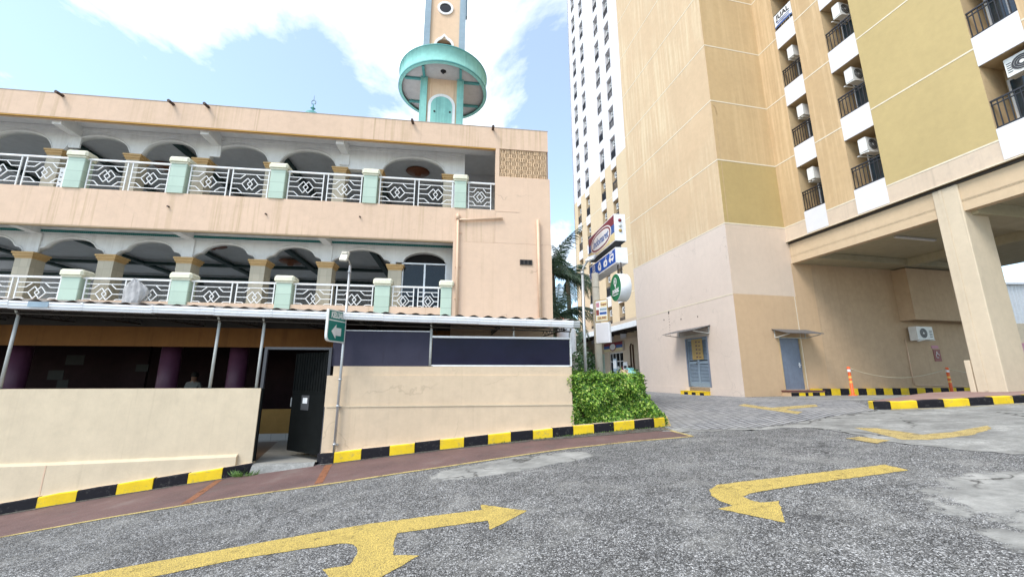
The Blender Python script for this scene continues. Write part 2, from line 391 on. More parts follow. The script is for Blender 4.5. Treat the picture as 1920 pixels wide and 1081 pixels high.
ex = t.math('DIVIDE', t.math('SUBTRACT', X, .05), 1.25); ey = t.math('DIVIDE', t.math('SUBTRACT', Y, t.math('ADD', 6.75, t.math('MULTIPLY', X, .25))), .46)
s2 = t.math('SUBTRACT', .95, t.math('ADD', t.math('MULTIPLY', ex, ex), t.math('MULTIPLY', ey, ey)))
f2 = t.ramp(t.math('ADD', t.math('MULTIPLY', t.math('ADD', s2, t.math('MULTIPLY', nn, .8)), .5), .5), [(.50, 0), (.62, 1)])
fc = t.math('MAXIMUM', f1, f2)
conc = t.ramp(t.noise(t.pos((1,1.5,1), .35), 1.9, 9, .7), [(.3, (.13, .13, .125)), (.48, (.25, .25, .238)), (.7, (.41, .405, .385))])
conc = t.mix(t.math('MULTIPLY', t.ramp(t.noise(t.pos(), 40, 5, .75), [(.42, 0), (.7, 1)]), .45), conc, (.2, .2, .19))
cr2 = t.math('MULTIPLY', t.ramp(t.voro(wv.outputs[0], 1.3, 'DISTANCE_TO_EDGE'), [(0, 1), (.03, 0)]), t.ramp(t.noise(t.pos(), 1.1, 3), [(.44, 0), (.52, 1)]))
conc = t.mix(cr2, conc, (.05, .048, .045))
x = t.mix(fc, x, conc)
t.col(x); hgt = t.math('ADD', t.math('MULTIPLY', v.outputs['Distance'], t.math('SUBTRACT', 1., fc)), t.math('MULTIPLY', fc, 1.6)); t.bump(hgt, .6, .007); m_asphalt = t.set(.82, .3)
def marking(name, c, lo, hi, amt):
    t = NT(name); v, sep, _w, _s = chips(t)
    f = t.math('MULTIPLY', t.ramp(v.outputs['Distance'], [(.42, 0), (.60, 1)]), .65)
    y = t.mix(t.ramp(t.noise(t.pos(), 7, 4), [(.3, 0), (.7, 1)]), sc(c, .86), sc(c, 1.1))
    y = t.mix(t.math('MULTIPLY', sep.outputs[1], .22), y, sc(c, .6))
    y = t.mix(f, y, (.09, .075, .045))
    w = t.math('MULTIPLY', t.ramp(t.noise(t.pos(), 5, 8, .75), [(lo, 0), (hi, 1)]), amt)
    t.col(y); t.bump(v.outputs['Distance'], .5, .006); t.set(.75, .3)
    tr = t.n('ShaderNodeBsdfTransparent'); mx = t.n('ShaderNodeMixShader'); t.l(w, mx.inputs[0]); t.l(t.b.outputs[0], mx.inputs[1]); t.l(tr.outputs[0], mx.inputs[2]); t.l(mx.outputs[0], t.out.inputs[0]); return t.m
m_mark = marking('yellow road paint', (.62, .46, .12), .56, .70, .75)
m_mark_f = marking('faded yellow road paint', (.58, .44, .17), .50, .66, .6)
m_line = marking('pale yellow edge line', (.64, .50, .20), .50, .66, .7)
m_diag = marking('rust red divider line', (.34, .12, .06), .50, .72, .6)
t = NT('concrete')
x = t.ramp(t.noise(t.pos((1,1.6,1), .35), 1.2, 8, .68), [(.28, (.13, .13, .125)), (.45, (.235, .235, .225)), (.6, (.33, .33, .315)), (.75, (.46, .455, .43))])
x = t.mix(1., x, t.ramp(t.noise(t.pos(), 6.5, 8, .8), [(.3, .62), (.7, 1.3)]), 'MULTIPLY')
x = t.mix(t.math('MULTIPLY', t.ramp(t.noise(t.pos(), 34, 5, .75), [(.42, 0), (.62, 1)]), .6), x, (.17, .168, .16))
wv = t.n('ShaderNodeVectorMath', operation='MULTIPLY_ADD'); nz = t.n('ShaderNodeTexNoise'); nz.inputs['Scale'].default_value = 1.3; nz.inputs['Detail'].default_value = 7
t.l(t.pos(), nz.inputs['Vector']); t.l(nz.outputs['Color'], wv.inputs[0]); wv.inputs[1].default_value = (1.3,1.3,1.3); t.l(t.pos(), wv.inputs[2])
cr = t.ramp(t.voro(wv.outputs[0], .55, 'DISTANCE_TO_EDGE'), [(0, 1), (.022, 0)])
x = t.mix(t.math('MULTIPLY', cr, t.ramp(t.noise(t.pos(), .6, 2), [(.42, 0), (.52, 1)])), x, (.03, .029, .027))
t.col(x); t.bump(t.noise(t.pos(), 25, 6, .7), .4, .01); m_conc = t.set(.85, .25)
t = NT('brick pavers'); br = t.n('ShaderNodeTexBrick')
t.l(t.pos((1,1,1), R(-35)), br.inputs['Vector']); br.inputs['Scale'].default_value = 1; br.inputs['Brick Width'].default_value = .24; br.inputs['Row Height'].default_value = .12
br.inputs['Mortar Size'].default_value = .017; br.inputs['Mortar Smooth'].default_value = .3; br.inputs['Bias'].default_value = 0
br.inputs['Color1'].default_value = (.20, .205, .22, 1); br.inputs['Color2'].default_value = (.35, .35, .36, 1); br.inputs['Mortar'].default_value = (.03, .029, .028, 1)
x = t.mix(t.math('MULTIPLY', t.ramp(t.noise(t.pos(), .7, 6, .6), [(.45, 0), (.7, 1)]), .5), br.outputs[0], (.33, .325, .31))
x = t.mix(t.math('MULTIPLY', t.noise(t.pos(), 40, 4), .35), x, (.13, .13, .13)); t.col(x); t.bump(br.outputs['Fac'], -.5, .012); m_paver = t.set(.85, .3)
t = NT('maroon pavement'); x = t.ramp(t.noise(t.pos(), 1.1, 7, .65), [(.3, (.095, .058, .056)), (.55, (.15, .088, .082)), (.75, (.21, .16, .145))])
x = t.mix(t.math('MULTIPLY', t.ramp(t.noise(t.pos(), 60, 5, .8), [(.45, 0), (.7, 1)]), .6), x, (.20, .16, .15))
x = t.mix(t.math('MULTIPLY', t.ramp(t.noise(t.pos(), 2.6, 7, .7), [(.58, 0), (.7, 1)]), .6), x, (.12, .115, .105))
t.col(x); t.bump(t.noise(t.pos(), 70, 5, .7), .5, .006); m_maroon = t.set(.85, .25)
t = NT('island paving'); x = t.ramp(t.noise(t.pos(), 1.4, 6, .65), [(.3, (.22, .13, .11)), (.7, (.34, .235, .205))])
x = t.mix(t.math('MULTIPLY', t.ramp(t.noise(t.pos(), 45, 4, .7), [(.45, 0), (.7, 1)]), .4), x, (.2, .15, .14)); t.col(x); m_island = t.set(.85, .25)
# -- plants
def leafmat(name, stops, rough=.45, trans=.25):
    t = NT(name); g = t.n('ShaderNodeNewGeometry'); t.geo = g
    c = t.ramp(g.outputs['Random Per Island'], stops); t.col(c); t.set(rough, .45)
    tr = t.n('ShaderNodeBsdfTranslucent'); t.l(c, tr.inputs[0]); mx = t.n('ShaderNodeMixShader'); mx.inputs[0].default_value = trans
    t.l(t.b.outputs[0], mx.inputs[1]); t.l(tr.outputs[0], mx.inputs[2]); t.l(mx.outputs[0], t.out.inputs[0]); return t.m
m_hedge = leafmat('hedge leaf', [(0, (.03, .09, .012)), (.3, (.09, .22, .025)), (.62, (.20, .38, .045)), (.9, (.46, .62, .10)), (1, (.60, .64, .22))])
m_palm = leafmat('palm leaf', [(0, (.02, .05, .035)), (.5, (.04, .10, .06)), (1, (.13, .20, .13))])
m_shrub = leafmat('shrub leaf', [(0, (.02, .06, .018)), (.5, (.05, .13, .04)), (1, (.16, .27, .12))])
m_pale = leafmat('pale leaf', [(0, (.20, .30, .20)), (1, (.45, .55, .42))])
m_weed = leafmat('weed leaf', [(0, (.06, .14, .03)), (1, (.18, .30, .07))])
m_bark = plain('palm bark', (.16, .13, .10), .9, var=.3)
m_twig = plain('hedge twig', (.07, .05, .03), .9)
m_soil = plain('planter soil', (.06, .045, .03), .95)
# -- signs
m_pole = plain('galvanised pole', (.48, .49, .50), .38, .5, .5, grime=.3)
m_conpole = plain('concrete painted pole', (.46, .43, .36), .7, grime=.35)
m_box = plain('white sign box', (.78, .78, .80), .4, grime=.15)
m_sgreen = plain('road sign green', (.012, .16, .13), .4, grime=.1)
m_swhite = plain('road sign white', (.66, .66, .64), .45, grime=.1)
m_sred = plain('sign red', (.20, .02, .03), .4, grime=.1)
m_sblue = plain('sign blue', (.035, .10, .32), .4, grime=.1)
m_syel = plain('sign yellow', (.72, .60, .33), .4, grime=.1)
m_sblue2 = plain('service sign blue', (.012, .085, .42), .35, grime=.05)
m_pgreen = plain('disc green', (.012, .17, .075), .4, grime=.1)
m_orange = plain('delineator orange', (.78, .13, .035), .5, grime=.25)
m_reflect = plain('amber reflective band', (.85, .50, .12), .3, grime=.1)
m_rope = plain('pale chain', (.55, .47, .33), .6)
m_pink = plain('pink poster', (.52, .24, .30), .6)
m_lampglass = plain('lamp lens', (.55, .56, .54), .2, .6)
m_brown = plain('brown frame', (.10, .05, .035), .5)
m_skin = plain('skin', (.34, .18, .12), .6, grime=0)
m_shirt = plain('white shirt', (.28, .28, .28), .8, grime=0)
m_hair = plain('black hair', (.012, .01, .01), .6, grime=0)
m_trouser = plain('dark trousers', (.03, .03, .04), .8, grime=0)
m_sheetw = plain('white corrugated sheet', (.72, .73, .74), .5, grime=.2)
m_roofred = plain('red roof tile', (.35, .10, .07), .7)
m_bag_y = plain('beige bag', (.66, .50, .32), .6, var=.25)
m_bag_c = plain('cyan bag', (.30, .62, .62), .4, var=.25)

# -- loose grit and damp soil gathered at the kerb foot, broken up by noise
t = NT('kerb grit'); x = t.ramp(t.noise(t.pos(), 22, 6, .75), [(.3, (.05, .047, .04)), (.55, (.12, .115, .10)), (.72, (.25, .24, .22))]); t.col(x); t.set(.95, .1)
f = t.ramp(t.noise(t.pos(), 4.5, 9, .78), [(.38, 1), (.50, 0)])
tr = t.n('ShaderNodeBsdfTransparent'); mx = t.n('ShaderNodeMixShader'); t.l(f, mx.inputs[0]); t.l(t.b.outputs[0], mx.inputs[1]); t.l(tr.outputs[0], mx.inputs[2]); t.l(mx.outputs[0], t.out.inputs[0]); m_grit = t.m
# ---------------------------------------------------------------- ground, roads, kerbs, markings
def frange(a, b, s):
    r = []; x = a
    while x <= b+1e-6: r.append(round(x, 4)); x += s
    return r
UL = [-140, -90, -60, -45, -35, -28, -22, -18]+frange(-15, 26, .5)+[29, 33, 38, 45, 60, 90, 140]
VL = [-90, -60, -40, -28, -20, -16, -13]+frange(-11, 30, .5)+[33, 37, 43, 52, 65, 90, 140]
mb = MB()
for i in range(len(UL)-1):
    for j in range(len(VL)-1):
        a, b, c, d = UL[i], UL[i+1], VL[j], VL[j+1]
        if b <= 1.5+1e-6 and c >= -1e-6 and d <= 14+1e-6 and a >= -28: continue
        mb.face([(u, v, FM.g(u, v)) for u, v in ((a,c),(b,c),(b,d),(a,d))], 0, True)
ground = mb.build('ground', m_asphalt, frame=FM); props(ground, 'speckled grey asphalt road sloping up to the right', kind='structure')

def drape(poly, off, frame=FW):
    """flat polygon (x,y) laid on the sloping ground, off metres above it -> MB in FM coordinates"""
    bm = bmesh.new()
    P = [FM.l(frame.w((x, y, 0))) for x, y in poly]
    f = bm.faces.new([bm.verts.new((p.x, p.y, 0)) for p in P]); bmesh.ops.triangulate(bm, faces=[f])
    for L, k in ((UL, 0), (VL, 1)):
        lo = min(p[k] for p in P); hi = max(p[k] for p in P)
        for x in L:
            if lo < x < hi:
                co = [0,0,0]; no = [0,0,0]; co[k] = x; no[k] = 1
                bmesh.ops.bisect_plane(bm, geom=bm.verts[:]+bm.edges[:]+bm.faces[:], plane_co=co, plane_no=no, dist=1e-5)
    mb = MB()
    for f in bm.faces:
        pts = [(v.co.x, v.co.y, FM.g(v.co.x, v.co.y)+off) for v in f.verts]
        n = f.normal.z
        mb.face(pts if n > 0 else pts[::-1], 0, True)
    bm.free(); return mb
def smooth(poly, it=1, closed=False):
    for _ in range(it):
        o = []; n = len(poly)
        for i in range(n if closed else n-1):
            a, b = poly[i], poly[(i+1) % n]
            o += [(a[0]*.75+b[0]*.25, a[1]*.75+b[1]*.25), (a[0]*.25+b[0]*.75, a[1]*.25+b[1]*.75)]
        poly = o if closed else [poly[0]]+o+[poly[-1]]
    return poly
def rough(poly, amp, step, seed):
    r = random.Random(seed); o = []
    for i in range(len(poly)):
        a = Vector(poly[i]); b = Vector(poly[(i+1) % len(poly)]); n = max(1, int((b-a).length/step))
        for k in range(n):
            p = a.lerp(b, k/n); o.append((p.x+r.uniform(-amp, amp), p.y+r.uniform(-amp, amp)))
    return o

EDGE = [(-22, 1.2), (-14, 3.65), (-9.3, 5.13), (-6.69, 5.89), (-5.51, 6.18), (-3.98, 6.45), (-2.57, 6.66), (-.94, 7.03), (.94, 7.55), (2.1, 7.72), (3.29, 7.80)]
kerbline = [FM.w((u, -.13, 0)) for u in frange(-22, 3.2, .7)+[3.2]]
kerbline = [(p.x, p.y) for p in kerbline]
pv = drape(EDGE+[(3.02, 8.92), (3.1, 9.03)]+kerbline[::-1], .003).build('pavement', m_maroon, frame=FM); props(pv, 'maroon pavement strip between kerb and pale yellow edge line', kind='structure')
# brick paved passage
pav = [(2.75, 9.05), (2.9, 8.62), (3.14, 8.6), (4.0, 8.4), (4.78, 8.30), (5.7, 8.62), (6.9, 9.15), (8.42, 9.84), (9.4, 11.3), (10.31, 13.0), (9.7, 14.2), (9.1, 15.9), (5.7, 32), (-1., 32), (1.6, 18), (3.1, 12.)]
po = drape(pav, .003).build('paved_road', m_paver, frame=FM); props(po, 'grey brick paved lane between hedge and tall beige tower', kind='structure')
# concrete patches
conc = rough([(2.9, 8.95), (3.12, 8.35), (3.6, 8.22), (4.6, 8.02), (5.3, 7.95), (5.75, 7.45), (5.55, 6.7), (5.72, 6.1), (5.95, 5.55), (6.6, 5.0), (9.5, 3.9), (24, 3), (24, 10.1), (14, 9.62), (11.7, 9.72), (10.2, 9.62), (8.55, 9.72), (7.6, 9.35), (6.4, 8.85), (5.4, 8.35), (4.8, 8.2), (4.0, 8.35)], .085, .10, 3)
co = drape(conc, .0048).build('concrete_road', m_conc, frame=FM); props(co, 'pale cracked concrete paving in front of the porch island', kind='structure')
apron = rough([(9.9, 14.2), (9.15, 15.6), (9.25, 16.12), (22, 18.9), (24, 14.5), (11.4, 12.8), (10.4, 12.6)], .05, .4, 5)
ap = drape(apron, .0048).build('concrete_road', m_conc, frame=FM); props(ap, 'concrete floor of the porch beyond the raised island', kind='structure')
def strip(line, w, off):
    L = [Vector(p) for p in line]; A = []; B = []
    for i, p in enumerate(L):
        d = (L[min(i+1, len(L)-1)]-L[max(i-1, 0)]).normalized(); n = Vector((-d.y, d.x))*w/2
        A.append(tuple(p+n)); B.append(tuple(p-n))
    return drape(A+B[::-1], off)
def mark(mbx, name, mat, label, cat='road marking', group=None):
    o = mbx.build(name, mat, frame=FM, base=tuple(sum(v[k] for v in mbx.v)/len(mbx.v) for k in range(3)))
    props(o, label, cat, group); return o
edge_line = mark(strip(EDGE+[], .075, .0058), 'edge_line', m_line, 'long thin pale yellow line along the maroon pavement edge')
mark(strip([(3.29, 7.80), (3.2, 8.3), (3.13, 8.95)], .07, .0062), 'edge_line', m_line, 'short worn line across the pavement end by the hedge')
mark(strip([(3.32, 9.1), (3.8, 10.6), (4.15, 12.2)], .13, .0058), 'edge_line', m_line, 'yellow edge line running back beside the hedge')
mark(strip([(8.6, 9.62), (10.2, 9.5), (11.7, 9.55), (14, 9.5)], .06, .0075), 'edge_line', m_line, 'thin yellow line along the foot of the island kerb')
mark(strip([(-3.4, 8.08), (-2.96, 6.72)], .12, .0055), 'divider_line', m_diag, 'faded rust divider line across the pavement right of the gate')
mark(strip([(-5.25, 7.90), (-4.72, 6.40)], .12, .0055), 'divider_line', m_diag, 'faded rust divider line across the pavement left of the gate')
a1 = [(-5.6, 3.92), (-4.06, 4.27), (-1.54, 4.80), (-.33, 4.89), (-.36, 5.06), (.16, 4.74), (-.21, 4.33), (-.25, 4.57), (-1.14, 4.47), (-1.13, 4.34), (-1.09, 4.18), (-1.04, 3.99), (-.80, 3.94), (-1.22, 3.40), (-1.60, 3.86), (-1.38, 3.90), (-1.39, 4.08), (-1.44, 4.22), (-1.52, 4.31), (-1.65, 4.36), (-2.55, 4.25), (-3.11, 4.09), (-5.5, 3.60)]
mark(drape(rough(a1, .007, .06, 1), .004), 'road_arrow', m_mark, 'large two headed yellow road arrow pointing ahead and towards the viewer', group='yellow arrows painted on the road')
a2 = [(4.53, 5.29), (4.56, 5.02), (2.80, 4.75), (2.52, 4.68), (2.41, 4.61), (2.42, 4.50), (2.47, 4.41), (2.66, 4.42), (2.40, 3.92), (2.02, 4.35), (2.18, 4.39), (2.13, 4.55), (2.13, 4.72), (2.19, 4.90), (2.36, 5.04), (2.56, 5.06)]
mark(drape(rough(a2, .007, .06, 2), .004), 'road_arrow', m_mark, 'hooked yellow turn arrow painted on dark asphalt right of the two headed arrow', group='yellow arrows painted on the road')
def join(*ms):
    m = MB()
    for k in ms: m.add(k)
    return m
a3 = [(6.10, 7.62), (6.36, 7.44), (6.42, 6.72), (6.9, 6.74), (7.86, 7.07), (7.66, 6.82), (6.9, 6.45), (6.18, 6.33), (5.86, 6.46)]
a3b = [(5.27, 6.80), (5.54, 6.86), (5.69, 6.47), (5.36, 6.34)]
mark(join(drape(rough(a3, .01, .08, 3), .0075), drape(rough(a3b, .01, .08, 4), .0075)), 'road_arrow', m_mark_f, 'faded yellow arrow on the pale concrete before the island', group='yellow arrows painted on the road')
a4 = [(6.60, 12.33), (7.0, 12.75), (6.95, 11.35), (8.44, 11.75), (8.05, 11.12), (6.94, 10.75), (6.92, 10.1), (6.55, 9.75), (6.55, 10.9)]
mark(drape(rough(a4, .01, .1, 5), .0068), 'road_arrow', m_mark_f, 'faded yellow arrow on the grey brick pavers', group='yellow arrows painted on the road')

# grit along the kerb foot, widest by the hedge
gl = [(-9, -.155), (-5.2, -.155), (-5.2, -.24), (-9, -.28)]; gr = [(-3.6, -.155), (3.2, -.155), (3.15, -.62), (2.4, -.55), (1.4, -.46), (.4, -.36), (-1.2, -.26), (-3.6, -.24)]
o = join(drape(gl, .0085, FM), drape(gr, .0085, FM)).build('gravel', m_grit, frame=FM); props(o, 'dark grit and soil gathered along the kerb foot', kind='stuff')

# kerbs
def kerb(name, pts, blocks, h, w, frame, label, first=0, top=m_ktop, side=1, topc=True):
    """pts: centre-front polyline in frame coords; blocks: distances where the paint changes"""
    L = [Vector((p[0], p[1])) for p in pts]; cum = [0]
    for a, b in zip(L, L[1:]): cum.append(cum[-1]+(b-a).length)
    def at(s):
        for i in range(len(L)-1):
            if s <= cum[i+1]+1e-6 or i == len(L)-2:
                d = (L[i+1]-L[i]).normalized(); return L[i]+d*(s-cum[i]), d
    mb = MB(); c = .018
    S = [0]+[b for b in blocks if 0 < b < cum[-1]-.05]+[cum[-1]]
    rr = random.Random(len(blocks))
    for k in range(len(S)-1):
        mi = (k+first) % 2; n = max(1, int((S[k+1]-S[k])/.28)); rows = []
        g = .004
        for i in range(n+1):
            s = S[k]+g+(S[k+1]-S[k]-2*g)*i/n; p, d = at(s); nrm = Vector((-d.y, d.x))*side
            z = frame.g(p.x, p.y); hh = h+rr.uniform(-.008, .008); jj = rr.uniform(-.006, .006)
            q = lambda dx, dz: (p.x+nrm.x*(dx+jj), p.y+nrm.y*(dx+jj), z+dz)
            rows.append([q(0, -.08), q(0, hh-c), q(c*.5, hh-c*.3), q(c*1.6, hh), q(w, hh)])
        b0 = len(mb.f)
        mb.grid(rows, mi, False)
        if topc:
            for f in range(b0, len(mb.f)):
                if (f-b0) % 4 == 3: mb.mi[f] = 2
        mb.face(rows[0], mi); mb.face(rows[-1][::-1], mi)
    o = mb.build(name, [m_kb, m_ky, top], frame=frame); props(o, label, kind='structure'); return o
ub = [-8.17, -7.59, -6.99, -6.42, -5.87, -5.31]
pl = frange(-22.2, -8.6, .6)
kerb('kerb', [(-22.4, -.15), (-5.3, -.15), (-4.98, -.10), (-4.86, -.02)], [x+22.4 for x in frange(-21.9, -8.7, .58)+ub], .185, .15, FM, 'black and yellow kerb below the left boundary wall', first=1 if len(frange(-21.9, -8.7, .58)) % 2 else 0)
uk = [-3.4, -2.91, -2.39, -1.92, -1.44, -.97, -.5, -.04, .41, .82, 1.25, 1.69, 2.12, 2.57, 3.01]
kerb('kerb', [(-3.74, .0), (-3.68, -.15), (3.2, -.15), (3.28, -.08)], [x+3.68+.16 for x in uk], .185, .15, FM, 'black and yellow kerb below the right boundary wall and hedge', first=0)
kerb('kerb', [(3.28, -.07), (3.42, .6), (3.7, 2.4), (3.95, 4.0)], frange(.6, 4.6, .6), .12, .12, FM, 'kerb turning back beside the hedge', first=1)
ISL = [(8.62, 10.22), (8.50, 9.95), (8.72, 9.80), (9.3, 9.76), (10.2, 9.70), (11.0, 9.72), (11.7, 9.80), (12.6, 9.92), (14, 10.1), (18, 10.5)]
kerb('kerb', ISL, [.30, .62, 1.2, 1.78, 2.36, 2.95, 3.5, 3.95, 4.5, 5.1, 5.7, 6.3, 6.9, 7.5, 8.1], .17, .14, FW, 'bright black and yellow kerb round the porch island', first=1, topc=False)
isl = [(8.66, 10.22), (8.62, 10.0), (8.78, 9.9), (9.3, 9.87), (10.2, 9.82), (11.0, 9.84), (11.7, 9.92), (12.6, 10.03), (14, 10.2), (18, 10.6), (19, 13.6), (14.5, 12.9), (12.4, 12.5), (11.2, 11.75), (9.9, 10.85)]
mbx = drape(isl, .168); z0 = len(mbx.f)
for i in range(len(isl)):
    a, b = isl[i], isl[(i+1) % len(isl)]
    A = FM.l((*a, 0)); B = FM.l((*b, 0))
    mbx.face([(A.x, A.y, FM.g(A.x, A.y)-.05), (B.x, B.y, FM.g(B.x, B.y)-.05), (B.x, B.y, FM.g(B.x, B.y)+.168), (A.x, A.y, FM.g(A.x, A.y)+.168)])
o = mbx.build('pavement', m_island, frame=FM); props(o, 'raised dusty pink paved island round the porch column', kind='structure')
# ---------------------------------------------------------------- mosque (two arcaded storeys)
mosque = thing('mosque', 'peach two storey mosque with arcaded balconies and white railings', 'mosque', (-5, 2.5, 0), FM)
def P(mb, name, mats, parent=mosque, label=None, group=None):
    o = mb.build(name, mats, parent); props(o, label, None, group); return o
LX = -24.
# facade fascia + roof parapet
mb = MB(); wall(mb, LX, 1.45, 8.37, 9.07, 2.5, 2.68); mb.box(LX, 1.46, 2.49, 2.70, 9.07, 9.085, 2)
mb.box(LX, -.17, 2.505, 2.56, 8.335, 8.368, 1); P(mb, 'roof_parapet', [m_peach, m_ochre, m_soffit])
# balcony band (upper floor edge)
mb = MB(); mb.box(LX, -.17, 2.5, 2.66, 5.36, 6.37, 0); mb.box(LX, -1.36, 2.51, 2.62, 5.335, 5.358, 1); P(mb, 'balcony_band', [m_peach, m_beam])
# low band at lower balcony foot, with the lean-to's shade painted as a dark strip above
mb = MB(); mb.box(LX, -1.36, 2.5, 2.66, 2.32, 2.80, 0); mb.box(LX, -1.36, 2.53, 2.66, 2.801, 3.24, 1); P(mb, 'floor_edge_beam_and_shade', [m_rust, m_steel_shade])
mb = MB(); mb.box(LX, -1.36, 2.505, 2.655, 3.243, 3.44, 0); P(mb, 'balcony_plinth', [m_peach])
# solid end wall
mb = MB()
mb.box(-1.36, 1.5, 2.5, 2.70, -.3, 5.33, 0); mb.box(-1.355, 1.495, 2.503, 2.70, 5.33, 5.36, 0); mb.box(-.165, 1.49, 2.5, 2.70, 5.362, 7.45, 0); mb.box(-1.355, -.168, 2.51, 2.65, 5.36, 5.37, 0)
mb.box(-.165, -.05, 2.503, 2.70, 7.452, 8.37, 0); mb.box(1.27, 1.49, 2.70, 14, -.3, 9.07, 0); mb.box(-.16, .55, 2.493, 2.5, 6.33, 6.36, 0)
P(mb, 'end_wall', [m_peach2])
mb = MB(); rr = random.Random(4)
rows = 7; rh = (8.365-7.455)/rows
mb.box(-.045, 1.40, 2.62, 2.66, 7.455, 8.365, 1)
for i in range(rows):
    off = 0 if i % 2 else -.11; x = -.045+off
    while x < 1.40:
        x0 = max(x, -.045)+.006; x1 = min(x+.215, 1.40)-.006; z0 = 7.455+i*rh+.006; z1 = z0+rh-.012
        if x1-x0 > .04:
            n = max(1, round((x1-x0)/.068)); d = rr.uniform(-.008, .008)
            ops = []
            for k in range(n):
                cx = x0+(x1-x0)*(k+.5)/n
                for zz in (.3, .7): ops.append((cx-.017, cx+.017, z0+(z1-z0)*zz-.017, z0+(z1-z0)*zz+.017))
            wall(mb, x0, x1, z0, z1, 2.53+d, 2.615+d, ops, back=False)
        x += .225
P(mb, 'vent_block_screen', [m_block, m_dark])
mb = MB(); mb.box(.56, .92, 2.47, 2.5, 4.73, 4.88, 0)
for k in range(3): mb.box(.58+k*.115, .66+k*.115, 2.466, 2.47, 4.75, 4.86, 1)
P(mb, 'wall_vent', [m_steel_shade, m_dark])
# slabs, ceilings
mb = MB(); mb.box(LX, 1.27, 2.68, 14, 8.86, 8.98, 0); mb.box(LX, -.2, 2.66, 3.3, 8.56, 8.6, 0); P(mb, 'roof_slab', [m_ceil])
mb = MB(); mb.box(LX, 1.27, 2.66, 14, 6.0, 6.33, 0); mb.box(LX, 1.27, 2.66, 14, 6.331, 6.36, 2); mb.box(LX, -1.36, 2.66, 3.3, 5.53, 5.56, 1); P(mb, 'upper_floor_slab', [m_ceil, m_white, m_floorw])
mb = MB(); mb.box(LX, 1.27, 2.66, 14, 2.85, 3.19, 0); mb.box(LX, 1.27, 2.66, 14, 3.191, 3.22, 1); P(mb, 'lower_floor_slab', [m_ceil, m_floorw])
mb = MB()
for z, yy in ((5.93, 0), (8.8, 0)):
    for u in (-17, -13.4, -10.2, -7.2, -4.3): mb.box(u, u+.2, 3.7, 13.4, z-.10, z-.001, 0)
    for v in (5.2, 8.2, 10.6)[(2 if z > 8 else 0):]: mb.box(-22, 1.2, v, v+.2, z-.098, z-.003, 0)
P(mb, 'ceiling_beams', [m_dkgreen])
for u, v, z in ((-9.4, 5.6, 5.9), (-7.6, 7.4, 5.9), (-5.85, 5.3, 5.9), (-2.75, 5.2, 8.83), (-11.5, 6, 8.83)):
    mb = MB(); mb.lathe([(.0, -.16), (.10, -.15), (.13, -.06), (.36, -.04), (.42, 0), (.0, 0)], (u, v, z), 20); P(mb, 'ceiling_rose', m_fan)
# back walls; their unseen openings are added to light the arcades
mb = MB()
wall(mb, LX, 1.27, 3.22, 6.0, 12.0, 12.1, [(x, x+1.9, 3.24, 4.78) for x in frange(-22, -2, 2.1)]); wall(mb, LX, 1.27, 6.36, 8.86, 12.0, 12.1, [(x, x+1.8, 6.45, 8.7) for x in frange(-22, -2, 2.1)])
P(mb, 'hall_back_wall', [m_ceil])
# arcades
def arcade(z_sp, z_foil, z_top, z_apex, cols, v0, v1, zwall, fx=.68):
    mb = MB()
    for (a, b) in zip(cols, cols[1:]):
        ca = a+.13; cb = b-.13; mid = (ca+cb)/2; half = (cb-ca)/2; N = 40; pts = []
        xf = half*fx
        for i in range(N+1):
            x = -half+2*half*i/N; ax = abs(x)
            if ax > xf:   # small foil near the capital
                r = (half-xf); t = (ax-xf)/r; h = z_sp+(z_foil-z_sp)*math.sqrt(max(0, 1-t*t))
            else:
                k = ax/xf; h = z_foil-.03+(z_apex-z_foil+.03)*math.sqrt(max(0, 1-k**2.0))
            pts.append((mid+x, h))
        pts = [(a, z_sp)]+[(ca, z_sp)]+pts+[(cb, z_sp), (b, z_sp)]
        for (x0, h0), (x1, h1) in zip(pts, pts[1:]):
            if abs(x1-x0) > 1e-6:
                mb.face([(x0, v0, h0), (x1, v0, h1), (x1, v0, zwall), (x0, v0, zwall)], 0); mb.face([(x1, v1, h1), (x0, v1, h0), (x0, v1, zwall), (x1, v1, zwall)], 0)
            mb.face([(x0, v0, h0), (x0, v1, h0), (x1, v1, h1), (x1, v0, h1)], 0, True)
        # raised archivolt
        q = pts[2:-2]
        for (x0, h0), (x1, h1) in zip(q, q[1:]):
            if abs(x1-x0) > 1e-6:
                o0, o1 = h0+.055, h1+.055
                mb.face([(x0, v0-.018, h0), (x1, v0-.018, h1), (x1, v0-.018, o1), (x0, v0-.018, o0)], 0, True); mb.face([(x0, v0-.018, o0), (x1, v0-.018, o1), (x1, v0, o1), (x0, v0, o0)], 0, True)
                mb.face([(x0, v0, h0), (x1, v0, h1), (x1, v0-.018, h1), (x0, v0-.018, h0)], 0, True)
    return mb
LC = [-22.0, -20.1, -18.2, -16.3, -14.4, -12.52, -10.58, -8.67, -6.77, -4.97, -3.03]
mb = arcade(4.79, 4.97, 5.36, 5.25, LC, 3.3, 3.46, 5.53, .72)
